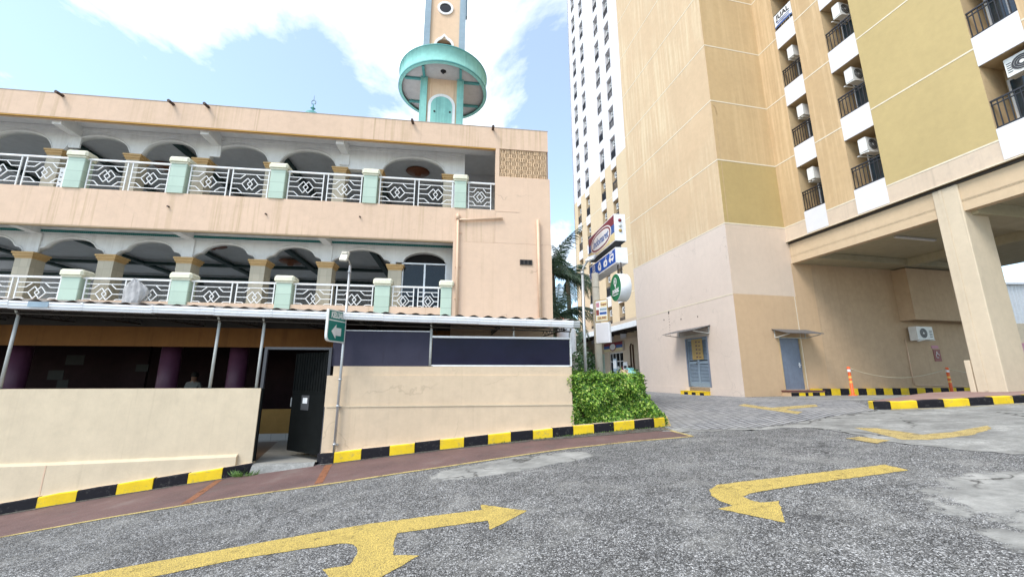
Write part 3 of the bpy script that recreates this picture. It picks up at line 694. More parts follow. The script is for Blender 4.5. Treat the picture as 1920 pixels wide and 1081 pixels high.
# last bay with plain round arch over the window
pts = []
for i in range(31):
    t = math.pi*i/30; pts.append((-2.2-.62*math.cos(t), 4.90+.33*math.sin(t)))
pts = [(-3.03, 4.90), (-2.86, 4.90)]+pts+[(-1.54, 4.90), (-1.36, 4.90)]
for (x0, h0), (x1, h1) in zip(pts, pts[1:]):
    if abs(x1-x0) > 1e-6: mb.face([(x0, 3.3, h0), (x1, 3.3, h1), (x1, 3.3, 5.53), (x0, 3.3, 5.53)]); mb.face([(x0, 3.3, h0), (x0, 3.5, h0), (x1, 3.5, h1), (x1, 3.3, h1)])
mb.box(-1.55, -1.36, 3.3, 3.5, 3.22, 4.899); mb.box(-3.03, -1.36, 3.32, 3.48, 3.22, 3.5)
P(mb, 'arcade_wall', m_white, label='lower arcade wall with multifoil arches')
UC = [-22.0, -20.1, -18.2, -16.3, -14.4, -12.45, -10.48, -8.70, -6.76, -4.83]
mb = arcade(7.78, 7.90, 8.6, 8.33, UC, 3.3, 3.46, 8.86, .93)
mb.add(arcade(7.78, 7.90, 8.6, 8.32, [-3.76, -1.52], 3.3, 3.46, 8.86, .93)); mb.face([(-4.83, 3.3, 7.8), (-3.76, 3.3, 7.8), (-3.76, 3.3, 8.86), (-4.83, 3.3, 8.86)])
mb.face([(-4.83, 3.3, 7.8), (-4.83, 3.5, 7.8), (-3.76, 3.5, 7.8), (-3.76, 3.3, 7.8)])
mb.box(-1.52, -1.08, 3.3, 3.5, 6.36, 8.86); mb.box(LX, -1.1, 3.26, 3.298, 8.44, 8.55)
P(mb, 'arcade_wall', m_white, label='upper arcade wall with rounder arches')
mb = MB(); mb.box(-1.08, 1.27, 5.2, 5.3, 6.36, 8.86); P(mb, 'passage_wall', m_ceil)
mb = MB()
mb.box(LX, -1.37, 3.235, 3.298, 5.37, 5.455, 0); mb.box(LX, -1.37, 3.22, 3.26, 5.36, 5.374, 1); mb.box(LX, -1.37, 3.21, 3.298, 5.456, 5.52, 1)
x = -16.
while x < -1.4: mb.box(x, x+.02, 3.229, 3.236, 5.385, 5.44, 2); x += .05
P(mb, 'cornice', [m_teal, m_white, m_aqua_dk])
# veranda beams + pilasters
def beams(us, zb, zt, zc):
    for u in us:
        mb = MB(); mb.box(u-.11, u+.11, 2.661, 3.3, zb, zt); mb.box(u-.14, u+.14, 3.255, 3.299, zc, zb); P(mb, 'veranda_beam', m_white)
beams((-19.7, -16.0, -12.42, -8.66, -4.98), 5.335, 5.53, 4.82); beams((-19.5, -15.7, -12.05, -8.38, -4.74), 8.25, 8.58, 7.9)
# columns with capitals
def column(u, z0, z1, w=.38, v=3.4):
    mb = MB(); mb.box(u-w/2, u+w/2, v-w/2, v+w/2, z0, z1-.15)
    c = P(mb, 'column', m_stone)
    k = MB(); q = w/2
    for i, (e, a, b) in enumerate(((.01, .17, .14), (.022, .14, .11), (.042, .11, .05), (.065, .05, 0.))):
        k.box(u-q-e, u+q+e, v-q-e, v+q+e, z1-a+.001, z1-b)
    o = k.build('capital', m_cap, c); return c
for u in LC[1:]: column(u, 3.22, 4.80)
for u in UC[1:]: column(u, 6.36, 7.79, .34)
column(-3.76, 6.36, 7.79, .3); column(-1.6, 6.36, 7.79, .26)
# balcony posts
def post(u, z0, z1, w=.42):
    mb = MB(); mb.cbox(u-w/2, u+w/2, 2.47, 2.47+w*.72, z0, z1-.16, .012); p = P(mb, 'balcony_post', m_mint)
    k = MB(); e = .055; k.cbox(u-w/2-.02, u+w/2+.02, 2.45, 2.49+w*.72, z1-.20, z1-.145, .01); k.cbox(u-w/2-e, u+w/2+e, 2.47-e, 2.47+w*.72+e, z1-.146, z1, .045)
    k.build('post_cap', m_capcream, p)
UP = [(-18.7, .42), (-16.2, .42), (-13.7, .40), (-11.19, .40), (-8.74, .40), (-6.22, .39), (-3.74, .38), (-1.19, .34)]
LP = [(-18.2, .46), (-15.7, .46), (-13.2, .42), (-10.68, .42), (-8.21, .42), (-5.72, .39), (-3.21, .40), (-1.50, .30)]
for u, w in UP: post(u, 6.37, 7.41, w)
for u, w in LP: post(u, 3.15, 4.2, w)
# railings
def railing(a, b, z0, zt, halves=2, label=None):
    mb = MB(); v = 2.56; t = .022
    mb.bar((a, v, zt-.02), (b, v, zt-.02), .05, .045)
    L = (b-a-.14); g = .12
    spans = [(a+.07, a+.07+(L-g)/2), (a+.07+(L+g)/2, b-.07)] if halves == 2 else [(a+.07, b-.12)]
    H = zt-z0-.06
    for x0, x1 in spans:
        w = x1-x0; cx = (x0+x1)/2; Z = lambda k: z0+.02+H*k
        for x in (x0, x1): mb.bar((x, v, z0-.01), (x, v, zt-.04), t+.004)
        B = lambda p, q: mb.bar((p[0], v, Z(p[1])), (q[0], v, Z(q[1])), t*.85)
        B((x0, .83), (x1, .83)); B((x0, .12), (x1, .12))
        d1, d2 = .22*w, .36*w
        for s, xe in ((-1, x0), (1, x1)):
            B((xe, .66), (xe-s*d1, .66)); B((xe-s*d1, .66), (xe-s*d2, .83))
            B((xe, .28), (xe-s*d1*.8, .28)); B((xe-s*d1*.8, .28), (xe-s*d2*.9, .12))
            r = .165*H; ox = .075*w
            c = cx+s*ox
            B((xe, .47), (c+s*r*1.05, .47))
            for p, q in (((c-r*1.05, .47), (c, .47+.215)), ((c, .47+.215), (c+r*1.05, .47)), ((c+r*1.05, .47), (c, .47-.215)), ((c, .47-.215), (c-r*1.05, .47))): B(p, q)
    return P(mb, 'railing', m_rail, label=label)
for L_, z0, zt in ((UP, 6.38, 7.235), (LP, 3.26, 4.02)):
    for (a, wa), (b, wb) in zip(L_, L_[1:]): railing(a+wa/2, b-wb/2, z0, zt)
railing(-1.02, -.18, 6.38, 7.235, 1)
# aluminium window in the last lower bay
mb = MB(); mb.box(-2.83, -1.56, 3.36, 3.37, 3.5, 4.9, 1)
for a, b, c, d in ((-2.86, -2.80, 3.5, 4.9), (-1.58, -1.54, 3.5, 4.9), (-2.21, -2.16, 3.5, 4.86), (-2.86, -1.54, 4.86, 4.90), (-2.86, -1.54, 3.5, 3.56)): mb.box(a, b, 3.31, 3.36, c, d, 0)
P(mb, 'window', [m_alu, m_glass])
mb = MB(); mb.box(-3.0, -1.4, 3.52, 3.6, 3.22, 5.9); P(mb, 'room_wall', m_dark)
# notice panel with dots standing on the upper balcony, far left
mb = MB(); mb.box(-11.72, -11.47, 2.70, 2.73, 6.38, 6.98, 0)
for i in range(4):
    for j in range(2): mb.box(-11.68+j*.1, -11.64+j*.1, 2.697, 2.70, 6.46+i*.13, 6.49+i*.13, 1)
P(mb, 'notice_panel', [m_paper, m_ink])
# spouts
for u in (-19.5, -16.5, -11.91, -9.19, -8.29, -2.66, -.26):
    mb = MB(); mb.tube([(u, 2.52, 9.0), (u-.005, 2.30, 8.985)], .04, 10); P(mb, 'roof_spout', m_spoutm)
for u, z in ((-8.82, 5.98), (-6.4, 5.9), (-3.95, 5.95)):
    mb = MB(); mb.tube([(u, 2.52, z), (u, 2.44, z-.01)], .022, 8); P(mb, 'drain_stub', m_spoutm)
# drain pipes on the end wall
mb = MB(); mb.tube([(-1.24, 2.44, 6.05), (-1.2, 2.44, 3.15)], .036, 12); mb.tube([(-1.24, 2.44, 6.0), (-1.0, 2.44, 6.0), (.05, 2.45, 6.1)], .034, 12); mb.tube([(-1.24, 2.44, 6.0), (-1.24, 2.44, 6.16)], .055, 12)
for z in (5.6, 4.6, 3.7): mb.box(-1.29, -1.13, 2.47, 2.5, z, z+.03)
P(mb, 'drain_pipe', m_pipe)
mb = MB(); mb.tube([(1.09, 2.43, 6.1), (1.13, 2.43, 3.12)], .045, 12)
mb.box(1.02, 1.20, 2.40, 2.5, 3.1, 3.2); P(mb, 'drain_pipe', m_pipe)
# ground floor hall under the balcony
mb = MB(); mb.box(LX, 1.27, 0.001, 14, -.35, -.02, 0); P(mb, 'hall_floor', m_floorb)
mb = MB(); mb.face([(-4.88, .02, .006), (-3.7, .02, .006), (-3.7, 2.98, .006), (-5.6, 2.98, .006)]); mb.face([(-4.84, -.125, -.02), (-3.74, -.125, .035), (-3.70, .019, .006), (-4.88, .019, .006)], 1)
mb.face([(-4.84, -.125, -.02), (-3.74, -.125, .035), (-3.74, -.20, -.03), (-4.84, -.22, -.16)], 1); P(mb, 'entrance_floor', [m_floorw, m_conc])
mb = MB(); mb.box(-7.2, -3.7, 3.0, 3.12, -.02, .77, 0); mb.box(-7.2, -3.7, 2.985, 2.998, -.02, .17, 1); P(mb, 'dado_wall', [m_lowor, m_floorw])
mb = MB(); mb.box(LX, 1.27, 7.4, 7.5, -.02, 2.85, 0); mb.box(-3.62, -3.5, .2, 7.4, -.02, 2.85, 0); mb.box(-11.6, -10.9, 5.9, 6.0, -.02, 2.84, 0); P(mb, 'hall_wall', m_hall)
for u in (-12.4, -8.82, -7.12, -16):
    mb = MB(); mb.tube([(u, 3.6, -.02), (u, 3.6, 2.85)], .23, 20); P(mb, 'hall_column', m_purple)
for u, z, w, h, v in ((-13.2, 1.95, .5, .3, 5.88), (-13.6, 1.5, .42, .28, 5.88), (-11.2, 1.75, .35, .22, 5.88), (-8.95, 1.75, .32, .22, 7.38), (-13.3, 1.25, .3, .24, 5.88), (-5.9, 1.3, .3, .2, 7.38), (-5.3, 1.35, .3, .22, 7.38)):
    mb = MB(); mb.box(u, u+w, v-.012, v, z, z+h); P(mb, 'wall_notice', m_paper_dk)
# roof finial
mb = MB(); c = FM.l((-13.25, 24, 0)); z = 17.75
mb.lathe([(.55, 0), (.62, .25), (.58, .55), (.40, .85), (.18, 1.02), (.07, 1.08), (.05, 1.2), (.16, 1.26), (.05, 1.34), (.03, 1.6), (0, 1.62)], (c.x, c.y, z), 16, 0)
rg = [(c.x+.13*math.cos(a), c.y, z+1.62+.16*math.sin(a)+.1) for a in [R(-60+300*i/16) for i in range(17)]]
mb.tube(rg, .035, 8, 1); mb.tube([(c.x, c.y, z+1.85), (c.x, c.y, z+2.25)], .02, 6, 1)
dome = thing('mosque_dome', 'small green dome with crescent finial peeping over the mosque roof edge', 'dome', (c.x, c.y, 9), FM)
mb.build('finial', [m_aqua_dk, m_bluegrey], dome)
mb = MB(); mb.lathe([(2.6, 9), (2.6, 13.6), (2.5, 14.6), (2.0, 16.2), (1.2, 17.3), (.55, 17.75)], (c.x, c.y, 0), 24); mb.build('dome_shell', m_aqua_dk, dome)

# bundle of cloth on the lower railing
cl = MB(); rr = random.Random(11); rows = []
for i in range(15):
    t = i/14; row = []
    for j in range(21):
        s = j/20; a = s*math.pi
        wdt = .30*math.sin(min(1, t*1.6+.18)*math.pi*.5)*(1-.35*t*t)
        x = -9.20-.02*t+wdt*math.cos(a)*(1+.12*math.sin(5*t+s*9)); y = 2.50-.17*math.sin(a)*(.5+.5*t)+.018*math.sin(s*34+t*5)+.012*rr.uniform(-1, 1)
        z = 3.90-.58*t+.10*math.sin(a)*(1-t)+.02*math.sin(s*23)+.09*math.cos(a)*(t-.3)
        row.append((x, y, z))
    rows.append(row)
cl.grid(rows, 0, True)
o = cl.build('dust_cloth', m_cloth, base=(-9.2, 2.45, 3.3), frame=FM); props(o, 'crumpled grey cloth bundle hung on the lower balcony railing', 'cloth')

# ---------------------------------------------------------------- minaret
MC = (-2.17, 7.5+1.15); mx0, mx1, my0, my1 = -3.12, -1.2, 7.62, 9.54; cx, cy = (mx0+mx1)/2, (my0+my1)/2
min_ = thing('minaret', 'peach and aqua minaret with a round balcony rising behind the mosque', 'minaret', (cx, cy, 8.98), FM)
def Q(mb, name, mats, parent=min_): return mb.build(name, mats, parent)
mb = MB(); mb.box(mx0+.12, mx1-.12, my0+.12, my1-.12, 8.98, 15.6)
for x in (mx0+.42, mx1-.5): mb.box(x, x+.06, my0+.09, my0+.121, 8.98, 14.6)
wall(mb, mx0+.14, mx1-.14, 15.6, 25, my0+.12, my0+.35, [(cx-.34, cx+.34, 15.9, 16.95)]); mb.box(mx0+.14, mx0+.3, my0+.35, my1-.1, 15.6, 25); mb.box(mx1-.3, mx1-.14, my0+.35, my1-.1, 15.6, 25)
wall(mb, mx0+.3, mx1-.3, 15.6, 25, my1-.3, my1-.1, [(cx-.3, cx+.3, 15.9, 16.95)])
Q(mb, 'shaft', m_shaft)
for x in (mx0, mx1-.30):
    for y in (my0, my1-.30):
        mb = MB(); mb.box(x, x+.30, y, y+.30, 8.98, 15.05); Q(mb, 'pilaster', m_aqua)
        mb = MB(); mb.box(x+.02, x+.30, y+.02, y+.28, 15.45, 25); Q(mb, 'pilaster', m_bluegrey)
# balcony drum
RD = 2.05; ZB, ZT = 14.71, 15.57
mb = MB(); mb.lathe([(RD-.14, ZB), (RD, ZB), (RD, ZB+.06), (RD-.03, ZB+.07), (RD-.03, ZT-.08), (RD, ZT-.07), (RD, ZT), (RD-.14, ZT), (RD-.14, ZB+.2)], (cx, cy, 0), 64)
d = Q(mb, 'balcony_drum', m_aqua)
mb = MB(); mb.lathe([(RD-.14, ZB+.001), (RD+.012, ZB), (RD+.012, ZB+.075), (RD-.02, ZB+.08)], (cx, cy, 0), 64); mb.lathe([(RD-.02, ZT-.06), (RD+.012, ZT-.055), (RD+.012, ZT+.012), (RD-.15, ZT+.012)], (cx, cy, 0), 64); mb.build('drum_edge', m_aqua_dk, d)
mb = MB(); mb.lathe([(.6, ZB+.10), (RD-.12, ZB+.10), (RD-.12, ZB+.22), (.6, ZB+.22)], (cx, cy, 0), 64); s_ = Q(mb, 'balcony_soffit', m_soffit)
for sgn in (1, -1):
    for x in (mx0+.05, mx1-.25): mb = MB(); mb.bar((x+.1, cy+sgn*.9, ZB+.06), (x+.1, cy+sgn*1.66, ZB+.06), .11, .10); mb.build('soffit_beam', m_aqua_dk, s_)
    for y in (my0+.15, my1-.15): mb = MB(); mb.bar((cx+sgn*.85, y, ZB+.06), (cx+sgn*1.68, y, ZB+.06), .11, .10); mb.build('soffit_beam', m_aqua_dk, s_)
mb = MB(); mb.lathe([(0, -.12), (.05, -.1), (.03, -.03), (.13, 0), (0, 0)], (cx+.05, cy-1.35, ZB+.10), 12); mb.build('ceiling_lamp', m_ink, s_)
def archpoly(w, z0, zs, n=16, pointed=False):
    pts = [(-w, z0), (w, z0), (w, zs)]
    for i in range(1, n):
        a = math.pi*i/n; h = w*math.sin(a)
        if pointed: h = w*1.05*math.sin(a)+.16*max(0, 1-abs(math.cos(a))*3)
        pts.append((w*math.cos(a), zs+h))
    return pts+[(-w, zs)]
ap_ = lambda *a, **k: [(x+cx, z) for x, z in archpoly(*a, **k)]
mb = MB(); mb.prism(ap_(.60, 8.98, 13.42), 'y', my0+.075, my0+.12, 0); dr = Q(mb, 'blind_arch', m_rail)
mb = MB(); mb.prism(ap_(.47, 8.98, 13.40), 'y', my0+.05, my0+.0749, 0)
for x in (-.30, .38): mb.tube([(cx+x, my0+.055, 13.1+.02*x), (cx+x, my0+.03, 13.1)], .045, 12, 1)
mb.build('door_panel', [m_aqua, m_ink], dr)
def ring(inner, outer, y0, y1):
    mb = MB(); n = len(inner)
    for i in range(n):
        j = (i+1) % n
        mb.face([(inner[i][0], y0, inner[i][1]), (inner[j][0], y0, inner[j][1]), (outer[j][0], y0, outer[j][1]), (outer[i][0], y0, outer[i][1])])
        mb.face([(inner[i][0], y1, inner[i][1]), (inner[i][0], y0, inner[i][1]), (inner[j][0], y0, inner[j][1]), (inner[j][0], y1, inner[j][1])])
        mb.face([(outer[i][0], y0, outer[i][1]), (outer[i][0], y1, outer[i][1]), (outer[j][0], y1, outer[j][1]), (outer[j][0], y0, outer[j][1])])
    return mb
mb = ring(ap_(.36, 15.85, 16.55, pointed=True), ap_(.46, 15.75, 16.58, pointed=True), my0+.07, my0+.121); wn = Q(mb, 'arch_window', m_rail)
mb = MB()
q = ap_(.36, 15.85, 16.55, pointed=True)   # infill above the pointed opening up to the square hole
for i in range(3, len(q)-1): mb.face([(q[i][0], my0+.115, q[i][1]), (q[i+1][0], my0+.115, q[i+1][1]), (q[i+1][0], my0+.115, 17.02), (q[i][0], my0+.115, 17.02)])
Q(mb, 'arch_spandrel', m_shaft)
mb = MB()
for k in range(5): mb.bar((cx-.26+k*.13, my0+.16, 15.9), (cx-.26+k*.13, my0+.16, 16.6), .02)
for z in (16.05, 16.3, 16.5): mb.bar((cx-.34, my0+.16, z), (cx+.34, my0+.16, z), .02)
mb.build('window_grille', m_brown, wn)
circ = lambda r: [(cx+r*math.cos(2*math.pi*i/28), 18.66+r*math.sin(2*math.pi*i/28)) for i in range(28)]
rw = Q(ring(circ(.27), circ(.37), my0+.06, my0+.121), 'round_window', m_rail)
mb = MB(); mb.prism(circ(.272), 'y', my0+.10, my0+.118, 0); mb.build('pane', m_glass, rw)
mb = MB(); mb.box(mx1-.02, mx1+.07, my0+.1, my0+.3, 18.35, 25); Q(mb, 'rain_pipe', m_bluegrey)
# ---------------------------------------------------------------- boundary walls, gate, lean-to
bl = thing('boundary_wall', 'cream rendered boundary wall left of the gate with sloping plinth', 'wall', (-9, 0, -.7), FM)
mb = MB(); mb.box(LX, -4.90, 0, .15, -3.5, 1.375); mb.build('wall_panel', m_plinth, bl)
mb = MB()
us = [LX, -20, -16, -12, -8.99, -8.2, -7, -5.15]; zt = [.08, .08, .09, .09, .10, .105, .13, .175]
front = [[(u, -.07, -3.5) for u in us], [(u, -.07, z-.03) for u, z in zip(us, zt)], [(u, -.045, z) for u, z in zip(us, zt)], [(u, 0, z+.012) for u, z in zip(us, zt)]]
mb.grid(front, 0, False); mb.face([(-5.15, -.07, -3.5), (-5.15, 0, -3.5), (-5.15, 0, .187), (-5.15, -.045, .175), (-5.15, -.07, .145)])
for u in (-8.22, -12.4, -16.6): mb.bar((u-.012, -.068, -1.5), (u, -.068, .08), .022, .012, 1)
mb.build('plinth', [m_plinth, m_pipe], bl)
br = thing('boundary_wall', 'tan rendered boundary wall right of the gate in three stepped courses', 'wall', (-1, 0, .2), FM)
mb = MB(); mb.box(-3.68, 1.30, -.03, .22, -.6, 1.02); mb.build('lower_course', m_plinth2, br)
mb = MB(); mb.box(-3.66, 1.29, -.045, -.0301, 1.012, 1.032, 1); mb.box(-3.70, 1.285, -.01, .22, 1.02, 1.615, 0); mb.build('middle_course', [m_plinth2, m_plinth], br)
mb = MB(); mb.box(-3.60, 1.30, .02, .22, 1.615, 1.80, 0); mb.box(-3.60, 1.29, .012, .02, 1.615, 1.625, 0); mb.build('top_course', m_plinth2, br)

gate = thing('gate', 'black sheet steel gate standing half open between the boundary walls', 'gate', (-4.3, .05, 0), FM)
mb = MB(); mb.box(-4.93, -4.875, .02, .075, 1.375, 2.12); mb.box(-4.93, -3.66, .02, .075, 2.121, 2.17); mb.box(-3.715, -3.66, .02, .075, .15, 2.12); mb.box(-4.898, -4.865, .02, .07, .05, 1.374, 1); mb.box(-3.655, -3.60, .1, .15, 1.62, 2.12, 1)
mb.build('gate_frame', [m_gateframe, m_gate], gate)
# leaf: hinged at the right jamb, swung outwards-inwards about 62 deg, sheet below, ribbed bars above
hx, hy = -3.72, .04; an = R(180-40); L_ = 1.12
def lp(s, off, z): return (hx+math.cos(an)*s+math.sin(an)*off, hy+math.sin(an)*s-math.cos(an)*off, z)
def lbox(mb, s0, s1, z0, z1, o0, o1, m=0):
    P8 = [lp(s, o, z) for z in (z0, z1) for s, o in ((s0,o0),(s1,o0),(s1,o1),(s0,o1))]
    for f in ((0,3,2,1),(4,5,6,7),(0,1,5,4),(1,2,6,5),(2,3,7,6),(3,0,4,7)): mb.face([P8[k] for k in f], m)
# in the photo the leaf opens towards the road: its free edge is left of the hinge and nearer the viewer is the hinge side
mb = MB(); lbox(mb, 0, L_, .12, 1.26, -.012, .012); lbox(mb, 0, .05, 1.26, 2.08, -.02, .02); lbox(mb, 0, L_, 1.262, 1.30, -.02, .02); lbox(mb, L_-.04, L_, 1.30, 2.08, -.02, .02)
lbox(mb, .05, L_-.04, 1.301, 2.08, -.006, .006)
for k in range(11): lbox(mb, .07+k*.09, .085+k*.09+.012, 1.301, 2.08, -.016, .016)
lf = mb.build('gate_leaf', m_gate, gate)
mb = MB(); lbox(mb, L_*.44, L_*.68, .93, 1.22, .0125, .02, 0); lbox(mb, L_*.49, L_*.63, 1.06, 1.17, .0205, .024, 1); lbox(mb, L_*.44, L_*.68, .93, 1.22, -.02, -.0125, 0); lbox(mb, L_*.49, L_*.63, 1.06, 1.17, -.024, -.0205, 1)
mb.build('notice_plate', [m_gateframe, m_paper], lf)
mb = MB(); lbox(mb, L_+.001, L_+.03, .98, 1.16, -.02, .04, 0); mb.build('handle', m_pole, lf)

canopy = thing('lean_to_canopy', 'lean-to canopy of corrugated sheets with white gutter above the boundary wall', 'canopy', (-4, .0, 1.375), FM)
def gzt(u): return 2.955-.0182*(u+9.5)    # gutter top falls slightly to the right
js = [LX, -19, -16.5, -14, -11.6]+[-9.29, -8.08, -6.9, -5.83, -4.78, -3.75, -2.67, -1.69, -.73, .25, 1.28]
def gprof(u): z = gzt(u); return [(u, -.12, z-.02), (u, -.12, z), (u, -.25, z), (u, -.255, z-.035), (u, -.245, z-.04), (u, -.245, z-.085), (u, -.235, z-.09), (u, -.225, z-.135), (u, -.13, z-.14), (u, -.12, z-.02)]
rr = random.Random(3)
mb = MB(); rows = []
for a, b in zip(js, js[1:]):
    dz = rr.uniform(-.006, .006); sh = lambda p: [(x, y, z+dz) for x, y, z in p]
    mb.grid([sh(gprof(a+.006)), sh(gprof(b-.006))], 0, False)
mb.grid([gprof(1.292), gprof(1.44)], 1, False); mb.face(gprof(1.44)[:-1], 1)
g_ = mb.build('gutter', [m_gutter, m_gut_end], canopy)
for u in js[1:]:
    mb = MB(); mb.grid([[(x, y+(-.006 if y < -.2 else .0), z+.004) for x, y, z in gprof(u-.018)], [(x, y+(-.006 if y < -.2 else 0), z+.004) for x, y, z in gprof(u+.018)]], 0, False)
    mb.build('gutter_joint', m_gutter, g_)
mb = MB(); mb.box(-8.95, -8.62, -.2575, -.2555, 2.835, 2.935); mb.build('gutter_patch', m_bluegrey, g_)
rows = []
for k in range(5):
    v = -.17+(2.66)*k/4; z = .035+.30*k/4; row = []; u = LX
    while u < 1.5: row.append((u, v, gzt(u)+z+.024*math.sin(2*math.pi*u/.30))); u += .025
    rows.append(row)
mb = MB(); mb.grid(rows, 0, True); mb.build('roof_sheet', m_roof, canopy)
for u, lean in ((-19.5, 0), (-14.4, 0), (-9.36, .0), (-5.855, .0), (-5.02, .0), (-1.71, 0), (1.30, 0)):
    z0 = 1.375 if u < -4.5 else 1.8; mb = MB(); mb.tube([(u, .075, z0), (u, .075, gzt(u)-.24)], .027, 10); mb.tube([(u, .075, gzt(u)-.24), (u, .0, gzt(u)-.14)], .02, 8)
    mb.box(u-.06, u+.06, .02, .13, z0, z0+.012, 1); mb.build('post', [m_rail_b, m_steel_shade], canopy)
mb = MB(); mb.tube([(.05, .1, 2.43), (.05, .1, gzt(0)-.14)], .018, 8); mb.build('post', m_rail_b, canopy)
mb = MB()
mb.tube([(LX, .03, gzt(LX)-.20), (1.3, .03, gzt(1.3)-.20)], .016, 6); mb.tube([(LX, .5, gzt(LX)-.09), (1.3, .5, gzt(1.3)-.09)], .016, 6)
u = -22.
while u < 1.4:
    mb.tube([(u, -.1, gzt(u)-.06), (u, 2.48, gzt(u)+.18)], .017, 6); mb.tube([(u, -.02, gzt(u)-.16), (u, 2.48, gzt(u)-.08)], .015, 6)
    for k in range(6):
        v = .1+k*.42; mb.tube([(u, v, gzt(u)-.16+.012*k), (u, v+.21, gzt(u)-.05+.02*k)], .009, 5); mb.tube([(u, v+.21, gzt(u)-.05+.02*k), (u, v+.42, gzt(u)-.15+.012*k)], .009, 5)
    u += 1.45
for v in (.3, .9, 1.5, 2.1): mb.tube([(LX, v, gzt(LX)+.0+.09*v), (1.4, v, gzt(1.4)+.0+.09*v)], .014, 6)
mb.build('roof_truss', m_steel_shade, canopy)

sp = MB(); sp.box(-3.66, -1.735, .06, .075, 1.80, 2.515, 0); sp.box(-3.66, -1.735, .052, .08, 2.515, 2.53, 1)
o = sp.build('screen_panel', [m_panel, m_alu], base=(-2.7, .07, 1.8), frame=FM); props(o, 'matt slate grey screen panel on the tan wall nearest the gate', 'screen panel')
r2 = thing('screen_panel', 'glossy navy screen panel with white frame strips at the wall end', 'screen panel', (-.2, .07, 1.8), FM)
rows = []
rr = random.Random(9)
for i in range(9):
    z = 1.835+.555*i/8
    rows.append([(-1.675+2.95*j/40, .065+.0022*math.sin(j*.55+.6*math.sin(i*.5))*math.sin(math.pi*i/8)+.003*math.sin(j*.21+2), z) for j in range(41)])
mb = MB(); mb.grid(rows, 0, True); mb.build('sheet', m_panel2, r2)
mb = MB(); mb.box(-1.68, 1.285, .03, .062, 2.392, 2.432); mb.box(-1.68, 1.285, .03, .062, 1.803, 1.833); mb.box(1.287, 1.31, .03, .08, 1.803, 2.55); mb.build('frame', m_rail, r2)
mb = MB(); mb.box(1.20, 1.24, .0, .01, 2.0, 2.01); 

# exit sign on its pole
ex = thing('exit_sign', 'green exit sign with left arrow on a slim galvanised pole', 'road sign', (-3.42, -.11, .2), FM)
mb = MB(); mb.tube([(-3.42, -.11, FM.g(-3.42, -.11)+.1), (-3.42, -.10, 3.86)], .026, 12)
for z in (.32, 1.02, 1.52, 3.7): mb.tube([(-3.42, -.11, z), (-3.42, -.11, z+.035)], .036, 12)
mb.box(-3.47, -3.37, -.05, -.03, .30, .34); mb.box(-3.46, -3.38, -.07, -.0305, 1.0, 1.03); mb.build('pole', m_pole, ex)
d = Vector((-.21, -.50, 0)).normalized(); nrm = Vector((d.y, -d.x, 0)) * -1
if nrm.y > 0: nrm = -nrm
o3 = Vector((-3.415, -.14, 0)); BW, zb, zt = .52, 2.245, 2.86
def sp_(s, z, o): p = o3+d*s+nrm*o; return (p.x, p.y, z)
poly = [(0, zb-.0), (BW-.09, zb+.0), (BW-.045, zb+.015), (BW-.01, zb+.06), (BW, zb+.12), (BW, zt), (0, zt)]
def plate(mb, poly, o0, o1, m=0):
    n = len(poly)
    for i in range(n):
        a, b = poly[i], poly[(i+1) % n]; mb.face([sp_(*a, o0), sp_(*b, o0), sp_(*b, o1), sp_(*a, o1)], m)
    mb.face([sp_(*a, o1) for a in poly], m); mb.face([sp_(*a, o0) for a in poly][::-1], m)
mb = MB(); plate(mb, poly, -.025, .025, 0)
ins = [(.022, zb+.022), (BW-.10, zb+.022), (BW-.06, zb+.035), (BW-.03, zb+.075), (BW-.022, zb+.125), (BW-.022, zt-.022), (.022, zt-.022)]
plate(mb, ins, .0251, .028, 1); plate(mb, [(.022, zt-.215), (BW-.022, zt-.215), (BW-.022, zt-.195), (.022, zt-.195)], .0282, .030, 0)
bd = mb.build('sign_board', [m_swhite, m_sgreen], ex)
mb = MB()
M = basis(sp_(BW/2, zt-.105, .0285), -d, (0,0,1)); mb.add(text_mb('KELUAR', .155, M, 0, .0065, sx=.66))
zc = zb+.20; cxs = BW/2
ar = [(cxs+.15, zc), (cxs+.02, zc+.14), (cxs+.02, zc+.075), (cxs-.13, zc+.075), (cxs-.13, zc-.075), (cxs+.02, zc-.075), (cxs+.02, zc-.14)]
mb.face([sp_(s, z, .0305) for s, z in ar][::-1], 0)
mb.build('lettering', m_swhite, bd)
mb = MB(); mb.tube([(-3.42, -.10, 3.86), (-3.43, -.16, 3.92), (-3.45, -.22, 3.96)], .014, 8)
M = basis((-3.50, -.28, 4.0), (1, -.25, -.12), (.1, .35, .9)); bx = MB()
bx.cbox(-.085, .085, -.12, .12, -.022, .022, .012, 0); bx.box(-.065, .065, -.10, .02, .022, .026, 1); bx.box(-.055, .055, .035, .10, .022, .04, 0)
mb.add(bx, M); mb.build('floodlight', [m_conpole, m_lampglass], ex)

